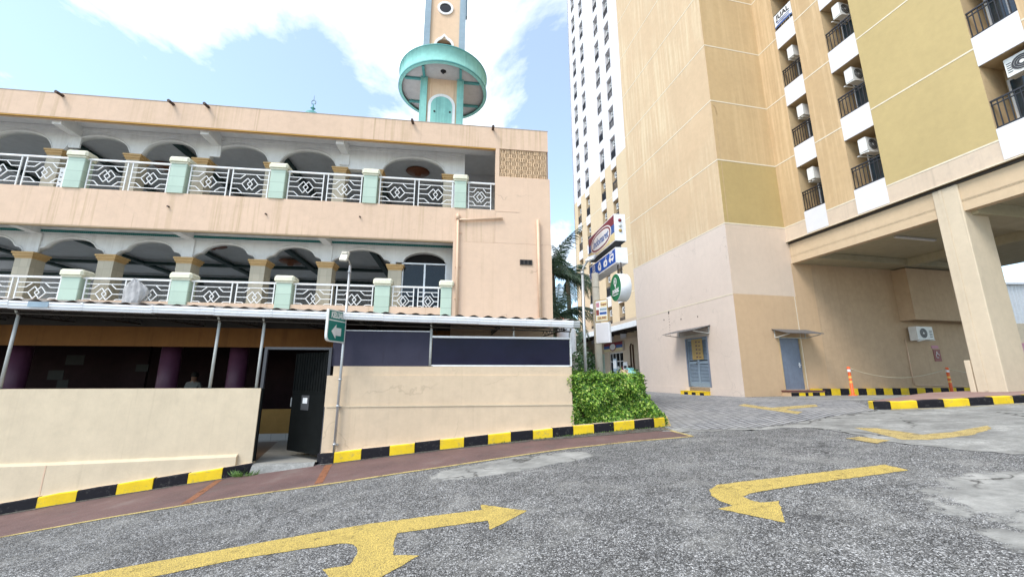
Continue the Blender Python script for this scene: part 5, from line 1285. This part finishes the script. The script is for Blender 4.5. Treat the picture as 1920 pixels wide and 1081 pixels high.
# ---------------------------------------------------------------- shop sign on its pole
sx, sy = 2.74, 13.0
sg = thing('shop_sign', 'tall shop sign pole with stacked light boxes reading Indomaret beside the tower', 'sign', (2.73, 13.0, gz(2.73, 13)), FW)
mb = MB(); z0 = gz(2.73, 13)
mb.tube([(2.73, 13, z0), (2.73, 13, 4.90)], .118, 16)
for z in (2.6, 3.55, 4.42): mb.tube([(2.73, 13, z), (2.73, 13, z+.03)], .123, 16)
mb.build('pole', m_conpole, sg)
# boxes run from near end N to far end F; visible face looks to -x
Nn = Vector((3.06, 11.5, 0)); Ff = Vector((2.72, 13.85, 0)); dd = (Ff-Nn).normalized(); LN = (Ff-Nn).length; out = Vector((-dd.y, dd.x, 0))
if out.x > 0: out = -out
def bp(s, z, o): p = Nn+dd*s+out*o; return (p.x, p.y, z)
def bbox(mb, s0, s1, z0, z1, o0, o1, m=0):
    P8 = [bp(s, z, o) for z in (z0, z1) for s, o in ((s0,o0),(s1,o0),(s1,o1),(s0,o1))]
    for q in ((0,3,2,1),(4,5,6,7),(0,1,5,4),(1,2,6,5),(2,3,7,6),(3,0,4,7)): mb.face([P8[k] for k in q], m)
def bpoly(mb, pts, o, m=0): mb.face([bp(s, z, o) for s, z in pts], m)
TH = .345
mb = MB(); bbox(mb, 0, LN, 5.53, 6.37, -TH, 0, 0); bbox(mb, .03, LN-.03, 5.515, 5.5299, -TH+.02, -.02, 1); b1 = mb.build('light_box', [m_box, m_louvre_dk], sg, ); props(b1, 'upper box with red, blue and yellow stripes')
mb = MB(); e = .03
bbox(mb, e, LN-e, 6.06, 6.34, .0005, .004, 0); bbox(mb, e, LN-e, 5.80, 6.0595, .0005, .004, 1); bbox(mb, e, LN-e, 5.56, 5.7995, .0005, .004, 2)
def oval(a, b, o, m, cz=5.945): bpoly(mb, [(LN/2+a*math.copysign(abs(math.cos(t))**.8, math.cos(t)), cz+b*math.copysign(abs(math.sin(t))**.9, math.sin(t))) for t in [2*math.pi*k/40 for k in range(40)]], o, m)
oval(.93, .335, .006, 3); oval(.87, .30, .008, 0); oval(.80, .245, .010, 3)
mb.build('stripes', [m_sred, m_sblue, m_syel, m_box], b1)
M = basis(bp(LN/2, 5.935, .012), -dd, (0,0,1)); mb = text_mb('Indomaret', .36, M, 0, .006, .25, sx=.9); mb.build('lettering', m_sblue, b1)
mb = MB()
for k, m in enumerate((0, 1, 2)):
    c = Vector(bp(0, 6.17-.16*k, -TH/2)); rows = []
    for i in range(5):
        a = math.pi/2*i/4; r = .055*math.cos(a); rows.append([tuple(c+out*(r*math.cos(t))+Vector((0,0,1))*(r*math.sin(t))-dd*(.045*math.sin(a))) for t in [2*math.pi*j/14 for j in range(15)]])
    mb.grid(rows, m, True)
mb.build('end_lamp', [m_sred, m_lampglass, m_warn], b1)
mb = MB(); bbox(mb, .02, LN-.02, 4.855, 5.33, -TH-.02, 0.0, 0); b2 = mb.build('light_box', [m_box], sg); props(b2, 'lower blue box with four white service symbols')
mb = MB(); bbox(mb, .06, LN-.06, 4.89, 5.295, .0005, .004, 0); mb.build('blue_face', m_sblue2, b2)
mb = MB(); cz = 5.11
def ell(cs, cz_, a, b, o=.006, m=0, n=18): bpoly(mb, [(cs+a*math.cos(2*math.pi*k/n), cz_+b*math.sin(2*math.pi*k/n)) for k in range(n)], o, m)
c = LN-.45; bbox(mb, c-.12, c+.12, 5.06, 5.26, .005, .006, 0); bbox(mb, c-.08, c+.08, 5.12, 5.23, .0062, .007, 1); bbox(mb, c-.05, c+.05, 5.15, 5.2, .0072, .008, 0)
c = LN-1.0; bpoly(mb, [(c-.13, 4.97), (c-.02, 4.94), (c+.13, 5.02), (c+.15, 5.13), (c+.03, 5.24), (c-.06, 5.25), (c-.10, 5.18), (c-.15, 5.06)], .006); ell(c-.02, 5.10, .05, .05, .007, 1)
c = LN-1.52; ell(c-.05, 5.06, .11, .11); ell(c+.06, 5.06, .11, .11, .0065); bpoly(mb, [(c-.02, 5.16), (c+.02, 5.16), (c-.06, 5.25), (c-.12, 5.26)], .0067); ell(c-.01, 5.06, .04, .045, .0072, 1)
c = LN-2.02; bbox(mb, c-.17, c+.13, 5.02, 5.20, .005, .006, 0); bpoly(mb, [(c+.13, 5.02), (c+.2, 5.02), (c+.2, 5.10), (c+.13, 5.16)], .006); ell(c-.09, 5.0, .04, .04, .0065); ell(c+.10, 5.0, .04, .04, .0065); bbox(mb, c-.12, c+.06, 5.08, 5.15, .0062, .007, 1)
for cs, s, w in ((LN-.45, 'MAKANAN', .8), (LN-2.0, 'PAKET', .9)):
    M = basis(bp(cs, 5.0 if s != 'PAKET' else 5.25, .0065), -dd, (0,0,1)); mb.add(text_mb(s, .085, M, 0, .002, sx=w))
mb.build('symbols', [m_box, m_sblue2], b2)
# round green sign hung below
c = Vector((3.02, 11.62, 4.13)); mb = MB(); RAD = .405; n = 40; e0 = out*.0
def disc(o, r, m, n=40): mb.face([tuple(c+out*o+dd*(r*math.cos(t))+Vector((0,0,1))*(r*math.sin(t))) for t in [2*math.pi*k/n for k in range(n)]], m)
rows = [[tuple(c+out*o+dd*(r*math.cos(t))+Vector((0,0,1))*(r*math.sin(t))) for t in [2*math.pi*k/n for k in range(n+1)]] for r, o in ((RAD-.01, 0), (RAD, -.01), (RAD, -.31), (RAD-.01, -.32))]
mb.grid(rows, 0, True); disc(-.32, RAD-.01, 0); disc(0.0, RAD-.01, 1)
for s in (-.1, .12): p = c+dd*s-out*.16; mb.tube([p+Vector((0,0,.38)), p+Vector((0,0,.74))], .022, 8, 2)
b3 = mb.build('disc_sign', [m_box, m_pgreen, m_steel_shade], sg)
def dpoly(mb, pts, o, m=0): mb.face([tuple(c+out*o+dd*s+Vector((0,0,z))) for s, z in pts], m)
mb = MB(); dpoly(mb, [(.11*math.cos(t), .17+.12*math.sin(t)) for t in [R(-20+220*k/16) for k in range(17)]]+[(0, -.02)], .004, 0); dpoly(mb, [(.075*math.cos(2*math.pi*k/16), .175+.085*math.sin(2*math.pi*k/16)) for k in range(16)], .006, 1); dpoly(mb, [(.035*math.cos(2*math.pi*k/12), .175+.055*math.sin(2*math.pi*k/12)) for k in range(12)], .008, 0)
M = basis(c+out*.005+Vector((0,0,-.09)), -dd, (0,0,1)); mb.add(text_mb('point', .23, M, 0, .007, sx=.95)); M = basis(c+out*.005+Vector((0,0,-.215)), -dd, (0,0,1)); mb.add(text_mb('coffee and more', .06, M, 0, .001, sx=.9))
mb.build('lettering', [m_box, m_pgreen], b3)
# framed poster and blank board clipped to the pole
def board(name, s0, s1, z0, z1, base, mats, frame_m):
    a = Vector((2.60, 12.75, 0)); b = Vector((2.93, 11.95, 0)); return a, b
pa, pb2 = Vector((2.60, 12.62, 0)), Vector((2.965, 12.3, 0)); pd = (pb2-pa).normalized(); pn = Vector((-pd.y, pd.x, 0)); pn = pn if pn.y < 0 else -pn; PL = .44
def pq(s, z, o): p = pa+pd*s+pn*o; return (p.x, p.y, z)
def pbox(mb, s0, s1, z0, z1, o0, o1, m=0):
    P8 = [pq(s, z, o) for z in (z0, z1) for s, o in ((s0,o0),(s1,o0),(s1,o1),(s0,o1))]
    for q in ((0,3,2,1),(4,5,6,7),(0,1,5,4),(1,2,6,5),(2,3,7,6),(3,0,4,7)): mb.face([P8[k] for k in q], m)
mb = MB(); pbox(mb, 0, PL, 3.24, 3.93, -.02, 0, 0); b4 = mb.build('poster', [m_warn], sg)
mb = MB(); pbox(mb, .03, PL-.02, 3.27, 3.90, .001, .004, 0); pbox(mb, .20, PL-.03, 3.70, 3.86, .0045, .006, 1); pbox(mb, .05, .16, 3.70, 3.84, .0045, .006, 3); pbox(mb, .04, .14, 3.45, 3.62, .0045, .006, 2); pbox(mb, .17, PL-.03, 3.58, 3.66, .0045, .006, 5); pbox(mb, .16, PL-.04, 3.46, 3.54, .0045, .006, 4); pbox(mb, .06, PL-.03, 3.29, 3.42, .0045, .006, 1)
mb.build('poster_sheet', [m_paper, m_syel, m_red, m_pink, m_sblue, m_bluegrey], b4)
M = basis(pq(.24, 3.355, .007), pd, (0,0,1)); mb = text_mb('26.900', .10, M, 0, .003); M = basis(pq(.31, 3.78, .007), pd, (0,0,1)); mb.add(text_mb('Super', .09, M, 0, .003)); mb.build('lettering', m_red, b4)
mb = MB(); pbox(mb, 0, PL+.03, 2.60, 3.21, -.09, 0, 0); pbox(mb, .035, PL-.005, 2.635, 3.18, .0005, .006, 1); mb.build('blank_board', [m_box, m_w_white], sg)

# street lamp behind the hedge
zl = gz(2.04, 11.5); lp_ = thing('street_lamp', 'slim white street lamp with flood head rising behind the hedge', 'street lamp', (2.03, 11.5, zl), FW)
mb = MB(); mb.tube([(2.03, 11.5, zl), (2.05, 11.5, 4.55)], .04, 12); mb.tube([(2.05, 11.5, 4.55), (2.06, 11.47, 4.66), (2.16, 11.4, 4.82), (2.2, 11.35, 4.86)], .03, 10); mb.tube([(2.045, 11.5, 4.5), (2.05, 11.5, 4.58)], .055, 12)
mb.build('pole', m_pole, lp_)
mb = MB(); bx = MB(); bx.cbox(-.13, .13, -.22, .22, -.035, .035, .02, 0); bx.box(-.10, .10, -.18, .12, -.040, -.0351, 1)
mb.add(bx, basis((2.27, 11.28, 4.92), (.86, -.25, .25), (.33, .8, .45))); mb.build('lamp_head', [m_pole, m_lampglass], lp_)

# ---------------------------------------------------------------- vegetation
def leaf(mb, p, d, n, L, w, m=0):
    d = d.normalized(); s = d.cross(n)
    if s.length < 1e-3: return
    s = s.normalized()*w; c = n.normalized()*L*.12
    mb.face([p, p+d*L*.45+s+c, p+d*L, p+d*L*.45-s+c], m)
rr = random.Random(21)
H0 = FM.l((1.3, 9.2, 0))
hg = thing('hedge', 'dense bright green clipped hedge behind the kerb at the wall end', 'hedge', (2.2, .4, .5), FM)
def top(u, v):
    base = 1.66-.05*(u-1.2)+.03*math.sin(u*7.+v*3)+.03*math.sin(u*13.1+1)
    t = max(0, min(1, (u-2.84)/.16)); t = t*t*(3-2*t)
    low = FM.g(u, .2)+.62-.62*max(0, (u-2.95)/.46)**1.6+.04*math.sin(u*15+v*4)
    return base*(1-t)+low*t
mb = MB(); N = 0
def add_leaf(u, v, z, nrm):
    q = Vector((u, v, z)); n = (Vector(nrm)+Vector((rr.uniform(-1.1,1.1), rr.uniform(-1.1,1.1), rr.uniform(-.5,1.1)))).normalized()
    d = n.cross(Vector((rr.uniform(-1,1), rr.uniform(-1,1), rr.uniform(-1,1)))); 
    leaf(mb, q, d, n, rr.uniform(.035, .085), rr.uniform(.012, .025))
def bulge(a, b): return .075*math.sin(a*5.3+b*4.1)+.065*math.sin(a*11+b*7.7)+.055*math.sin(a*3.1-b*9)+.03*math.sin(a*23+b*17)
for k in range(38000):
    u = rr.uniform(1.24, 3.40); zb = FM.g(u, .1)+.10; zt = top(u, .3)
    if zt < zb+.1: continue
    f = rr.random()
    if f < .62:   # front
        z = zb+(zt-zb)*rr.random()**.9
        if math.sin(u*9.1+z*7.3)*math.sin(z*11.7-u*4.9)+.35*math.sin(u*31+z*27) > .62 and rr.random() < .8: continue
        lean = .10*max(0, (z-zb)/(zt-zb)-.75)/.25
        add_leaf(u, .07+lean-bulge(u, z)-abs(rr.gauss(0, .02))+rr.random()**2*.16, z, (0, -1, .25))
    elif f < .82:   # top
        v = rr.uniform(.05, 1.3); add_leaf(u, v, top(u, v)+bulge(u, v)*.6-rr.random()**2*.12+(.07*rr.random() if rr.random() < .12 else 0), (0, -.2, 1))
    elif f < .965:   # right end
        v = rr.uniform(.05, 1.3); z = zb+rr.random()*1.0; h_ = z-FM.g(3.2, .3); uu = (3.40-.40*max(0, h_/.62)**2 if h_ < .62 else 2.95-.08*(h_-.62))+bulge(v, z)*.7-rr.random()**2*.12; add_leaf(uu, v, z, (1, -.2, .3))
    else:   # left end, overhanging the wall edge
        v = rr.uniform(-.08, 1.0); z = zb+(zt-zb)*rr.random(); add_leaf(1.30+bulge(v, z)*.7+rr.random()**2*.1, v, z, (-1, -.2, .2))
mb.build('foliage', m_hedge, hg)
mb = MB()
for k in range(150):
    u = rr.uniform(1.35, 3.1); v = rr.uniform(.2, 1.1); z0 = FM.g(u, v); zt = top(u, v)-.12
    if zt > z0+.2: mb.tube([(u, v, z0), (u+rr.uniform(-.1, .1), v+rr.uniform(-.1, .1), (z0+zt)/2), (u+rr.uniform(-.2, .2), v+rr.uniform(-.15, .15), zt)], [.014, .01, .004], 5)
mb.build('stems', m_twig, hg)
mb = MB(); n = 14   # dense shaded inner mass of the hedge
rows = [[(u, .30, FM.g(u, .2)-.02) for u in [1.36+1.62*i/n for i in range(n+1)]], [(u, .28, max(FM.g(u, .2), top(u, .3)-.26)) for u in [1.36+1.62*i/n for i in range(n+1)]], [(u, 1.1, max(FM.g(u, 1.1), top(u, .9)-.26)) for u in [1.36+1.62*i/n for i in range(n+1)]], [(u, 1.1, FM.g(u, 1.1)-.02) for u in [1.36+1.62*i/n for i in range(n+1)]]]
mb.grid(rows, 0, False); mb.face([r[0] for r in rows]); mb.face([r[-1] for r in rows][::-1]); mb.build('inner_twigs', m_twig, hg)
pl_ = MB(); pl_.box(1.3, 3.4, .0, 4.0, .2, .62); 
def palm(name, label, x, y, zc, nf, Lf, seed, tilt=.0, zbase=None):
    rr = random.Random(seed); zb = gz(x, y) if zbase is None else zbase
    t = thing(name, label, 'palm tree', (x, y, zb), FW, group='palms behind the mosque')
    mb = MB(); mb.tube([(x, y, zb), (x+.05, y, (zb+zc)/2), (x, y, zc-.3), (x, y, zc)], [.13, .11, .10, .06], 10); mb.build('trunk', m_bark, t)
    mb = MB()
    for k in range(nf):
        az = 2*math.pi*k/nf+rr.uniform(-.3, .3); el = rr.choice((1.25, .9, .6, .35, .1, -.15))+rr.uniform(-.15, .15); L = Lf*rr.uniform(.8, 1.1)
        p = Vector((x, y, zc)); pts = [p.copy()]; n = 14
        for i in range(n):
            e = el-1.35*(i/n)**1.4*(1.15-.35*el); p = p+Vector((math.cos(az)*math.cos(e), math.sin(az)*math.cos(e), math.sin(e)))*L/n; pts.append(p.copy())
        mb.tube(pts, [.022*(1-.8*i/n) for i in range(n+1)], 5, 0)
        side0 = Vector((-math.sin(az), math.cos(az), 0))
        for i in range(2, n+1):
            for q in range(3):
                f = i-1+q/3; a = pts[int(f)].lerp(pts[min(n, int(f)+1)], f-int(f)); tan = (pts[min(n, int(f)+1)]-pts[int(f)]).normalized() if int(f) < n else (pts[n]-pts[n-1]).normalized()
                for s in (-1, 1):
                    u = side0*s; up = u.cross(tan)*s
                    d = (u*.75+tan*.65+Vector((0,0,-.45))+Vector((rr.uniform(-.15,.15),)*3)).normalized(); ll = Lf*.26*math.sin(math.pi*min(1, .18+.8*f/n))*rr.uniform(.85, 1.1)
                    w = tan*.016; b = a+d*ll*.55+Vector((0,0,.02)); c = a+d*ll+Vector((0,0,-.10*ll))
                    mb.face([a-w, b-w*1.1, c, b+w*1.1, a+w], 0)
    mb.build('crown', m_palm, t)
palm('palm_tree', 'taller dark palm leaning past the mosque corner with an upright new frond', 1.75, 17.0, 5.9, 17, 2.3, 3)
palm('palm_tree', 'lower palm whose fronds hang just above the gutter end', 1.75, 15.6, 3.9, 15, 1.9, 8)
palm('palm_tree', 'palm with fronds fanning in front of the pale tower wing', 2.75, 19.5, 6.3, 15, 2.2, 12)
def shrub(name, label, x, y, h, r, n, seed, mat=None, L=.16, cat='shrub', group=None):
    rr = random.Random(seed); zb = gz(x, y); t = thing(name, label, cat, (x, y, zb), FW, group=group); mb = MB()
    for k in range(n):
        a = rr.uniform(0, 2*math.pi); q = r*math.sqrt(rr.random()); z = zb+h*(rr.random()**.7)*(1-.35*(q/r)**2)
        p = Vector((x+q*math.cos(a), y+q*math.sin(a), z)); nn = Vector((rr.uniform(-1,1), rr.uniform(-1,1), rr.uniform(.1,1))).normalized(); d = Vector((math.cos(a), math.sin(a), rr.uniform(-.4,.9)))
        leaf(mb, p, d, nn, L*rr.uniform(.6, 1.2), L*.2)
    mb.build('foliage', mat or m_shrub, t); mb = MB()
    for k in range(9): a = rr.uniform(0, 6.3); q = r*.6*rr.random(); mb.tube([(x+q*.3*math.cos(a), y+q*.3*math.sin(a), zb), (x+q*math.cos(a), y+q*math.sin(a), zb+h*.7)], [.015, .006], 5)
    mb.build('stems', m_twig, t)
shrub('shrub', 'dark green shrub behind the hedge nearest the wall end', 1.75, 12.4, 1.75, .55, 900, 31, group='shrubs behind the hedge')
shrub('shrub', 'taller mid green shrub behind the lamp pole', 2.45, 14.6, 2.1, .6, 900, 32, group='shrubs behind the hedge')
shrub('shrub', 'pale drooping plant at the back of the shrubs', 2.2, 16.5, 3.3, .55, 420, 33, m_pale, .42, group='shrubs behind the hedge')
shrub('shrub', 'low dark shrub right of the sign pole', 3.55, 13.6, 1.15, .5, 500, 34, group='shrubs behind the hedge')
shrub('shrub', 'dark bush by the tower corner behind the hedge', 4.6, 16.5, 1.2, .6, 600, 35, group='shrubs behind the hedge')
# weeds by the gate
for (u, v, lab, s) in ((-4.97, -.22, 'small weed tuft at the kerb end left of the gate', 41),):
    rr = random.Random(s); zb = FM.g(u, v); mb = MB()
    for k in range(110):
        a = rr.uniform(0, 6.3); q = rr.random()*.16; p = Vector((u+q*math.cos(a)*1.3+.06, v+q*math.sin(a)*.5, zb)); d = Vector((math.cos(a)*.8, math.sin(a)*.5, rr.uniform(.4, 1.2))); leaf(mb, p, d, Vector((-math.sin(a), math.cos(a), .3)), rr.uniform(.07, .17), .008)
    o = mb.build('weed', m_weed, base=(u, v, zb), frame=FM); props(o, lab, 'weed')
rr = random.Random(44); mb = MB()
for k in range(420):
    u = rr.uniform(-.5, 3.3); 
    if rr.random() > .25+.75*(u > 1.0): continue
    v = -.155-abs(rr.gauss(0, .02)); p = Vector((u, v, FM.g(u, v)+.005)); d = Vector((rr.uniform(-1,1), -rr.random(), rr.uniform(.2, 1))); leaf(mb, p, d, Vector((.3, -1, .5)), rr.uniform(.02, .05), .006)
o = mb.build('grass', m_weed, frame=FM); props(o, 'thin weeds and moss along the kerb foot', 'weeds', kind='stuff')
# bags behind the hedge
for (x, y, z, m, lab, s) in ((3.30, 12.2, 1.12, m_bag_y, 'bulging beige sack stacked behind the hedge', 1), (3.66, 12.9, 1.16, m_bag_c, 'cyan plastic bag lying beside the beige sack', 2)):
    rr = random.Random(s); mb = MB(); zb = gz(x, y); rows = []; H_ = z
    for (t, r) in ((0, .20), (.04, .27), (.25, .31), (.5, .28), (.72, .25), (.86, .22), (.94, .15), (.97, .07), (.985, .05), (1.03, .11)):
        rows.append([(x+r*math.cos(a)*(1.05+.10*math.sin(a*3+t*6)+.05*math.sin(a*7+t*15)), y+r*.85*math.sin(a)*(1+.09*math.sin(a*5+t*9)), zb+H_*t+.035*math.sin(a*4+t*7)*min(1, t*4)) for a in [2*math.pi*j/28 for j in range(29)]])
    mb.grid(rows, 0, True); mb.face(rows[-1][:-1]); o = mb.build('bag', m, base=(x, y, zb)); props(o, lab, 'bag')

# ---------------------------------------------------------------- neighbours seen in the gaps
nb = thing('neighbour_house', 'small house with red roof glimpsed under the palms behind the mosque', 'house', (3.2, 36, 1), FW)
mb = MB(); mb.box(.5, 5.4, 36, 42, .5, 6.2); mb.build('wall', m_w_white, nb); mb = MB(); mb.prism([(.1, 6.1), (5.8, 6.1), (2.95, 7.6)], 'y', 35.6, 42.4); mb.build('roof', m_roofred, nb)
mb = MB(); mb.box(2.2, 3.2, 35.97, 36.0, 3.8, 5.2); mb.build('window', m_glass, nb)
tk = FM.l((1.42, 12.3, 0)); wt = MB(); wt.lathe([(0, 2.25), (.28, 2.25), (.30, 2.3), (.30, 3.0), (.24, 3.12), (.1, 3.18), (0, 3.19)], (1.72, 12.9, 0), 20)
o = wt.build('water_tank', m_box, base=(1.72, 12.9, 2.25)); props(o, 'small white tank beyond the gutter end', 'tank')
mb = MB(); mb.box(1.45, 2.0, 12.6, 13.2, gz(1.7, 12.9)-.1, 2.249); o = mb.build('tank_stand', m_conpole, base=(1.72, 12.9, gz(1.7, 12.9))); props(o, 'plain concrete stand carrying the small white tank', 'stand')
wh = thing('neighbour_shed', 'white corrugated shed wall beyond the porch at the right edge', 'building', (44, 33, 1.2), FW)
rows = [[(36+.3*j/2, 33+.05*(j % 2), z) for j in range(110)] for z in (5.8, 9.0)]
mb = MB(); mb.grid(rows, 0, False); mb.box(36, 52, 33.1, 38, 1, 8.95, 1); mb.box(36, 52, 32.9, 33.09, 1, 5.79, 1); mb.build('wall', [m_sheetw, m_plinth], wh)
mb = MB(); mb.box(36, 52, 32.7, 38.3, 9.01, 9.16); mb.build('roof', m_gutter, wh)
mb = MB(); mb.box(39.4, 41.5, 32.8, 32.895, 2.3, 4.2); o = mb.build('poster', m_pink, base=(40.4, 32.85, 2.3)); props(o, 'pink poster on the far wall at the right edge', 'poster')

# ---------------------------------------------------------------- world, sun, camera
w = bpy.data.worlds.new('World'); SC.world = w; w.use_nodes = True; nt = w.node_tree; nt.nodes.clear()
N_ = nt.nodes.new; Lk = nt.links.new
SUN = Vector((-.52, -.50, .95)).normalized()
sky = N_('ShaderNodeTexSky'); sky.sky_type = 'NISHITA'; sky.sun_disc = False; sky.sun_elevation = math.asin(SUN.z); sky.sun_rotation = math.atan2(SUN.x, SUN.y); sky.air_density = 1.0; sky.dust_density = .8; sky.ozone_density = .6
tc = N_('ShaderNodeTexCoord'); sep = N_('ShaderNodeSeparateXYZ'); Lk(tc.outputs['Generated'], sep.inputs[0])
def mth(op, a, b=None, c=None):
    x = N_('ShaderNodeMath'); x.operation = op
    for i, v in enumerate((a, b, c)):
        if v is None: continue
        if isinstance(v, (int, float)): x.inputs[i].default_value = v
        else: Lk(v, x.inputs[i])
    return x.outputs[0]
den = mth('ADD', mth('MAXIMUM', sep.outputs[2], 0.), .22)
cmb = N_('ShaderNodeCombineXYZ'); Lk(mth('DIVIDE', sep.outputs[0], den), cmb.inputs[0]); Lk(mth('DIVIDE', sep.outputs[1], den), cmb.inputs[1])
n1 = N_('ShaderNodeTexNoise'); n1.inputs['Scale'].default_value = 1.15; n1.inputs['Detail'].default_value = 9; n1.inputs['Roughness'].default_value = .60; n1.inputs['Distortion'].default_value = .35
mp = N_('ShaderNodeMapping'); mp.inputs['Location'].default_value = CLOUD_LOC; Lk(cmb.outputs[0], mp.inputs[0]); Lk(mp.outputs[0], n1.inputs['Vector'])
# broad cloud bank straight ahead of the road, clearer sky to the left
def lobe(d, k):
    v = N_('ShaderNodeVectorMath'); v.operation = 'DOT_PRODUCT'; Lk(tc.outputs['Generated'], v.inputs[0]); v.inputs[1].default_value = Vector(d).normalized()
    return mth('POWER', mth('MAXIMUM', v.outputs['Value'], 0.), k)
bias = mth('ADD', mth('MULTIPLY', lobe((-.16, 1, .86), 14), CL_A), mth('MULTIPLY', lobe((-.75, 1, .62), 26), CL_B))
bias = mth('ADD', bias, mth('MULTIPLY', lobe((-1.05, 1, 1.15), 60), CL_C)); bias = mth('ADD', bias, mth('MULTIPLY', lobe((.10, 1, .66), 55), CL_D))
f = mth('ADD', n1.outputs['Fac'], bias)
rp = N_('ShaderNodeMapRange'); rp.inputs[1].default_value = .50; rp.inputs[2].default_value = .66; rp.inputs[3].default_value = HAZE; Lk(f, rp.inputs[0])
tn = N_('ShaderNodeMix'); tn.data_type = 'RGBA'; tn.blend_type = 'MULTIPLY'; tn.inputs[0].default_value = 1; Lk(sky.outputs[0], tn.inputs[6]); tn.inputs[7].default_value = (.97, 1.10, 1.12, 1)
b1_ = N_('ShaderNodeBackground'); Lk(tn.outputs[2], b1_.inputs[0]); b1_.inputs[1].default_value = SKY_S
b2_ = N_('ShaderNodeBackground'); b2_.inputs[0].default_value = (1., 1., 1., 1); b2_.inputs[1].default_value = CLOUD_S
mx = N_('ShaderNodeMixShader'); Lk(rp.outputs[0], mx.inputs[0]); Lk(b1_.outputs[0], mx.inputs[1]); Lk(b2_.outputs[0], mx.inputs[2])
wo = N_('ShaderNodeOutputWorld'); Lk(mx.outputs[0], wo.inputs[0])
sl = bpy.data.lights.new('sun', 'SUN'); sl.energy = SUN_E; sl.angle = R(SUN_ANG); sl.color = (1, .95, .87)
so = bpy.data.objects.new('sun', sl); COL.objects.link(so); so.rotation_euler = (-SUN).to_track_quat('-Z', 'Y').to_euler(); so.location = (0, 0, 40)
cam = bpy.data.cameras.new('camera'); co_ = bpy.data.objects.new('camera', cam); COL.objects.link(co_)
cam.sensor_width = 36; cam.lens = 14.325; cam.clip_start = .05; cam.clip_end = 1500
co_.location = EYE; co_.rotation_euler = (R(90+12.151), 0, 0); SC.camera = co_
SC.view_settings.view_transform = 'Standard'; SC.view_settings.look = 'None'; SC.view_settings.gamma = 1; SC.view_settings.use_curve_mapping = False; SC.view_settings.exposure = EXPO
SC.cycles.max_bounces = 8; SC.cycles.diffuse_bounces = 4; SC.cycles.sample_clamp_indirect = 8; SC.cycles.use_denoising = True
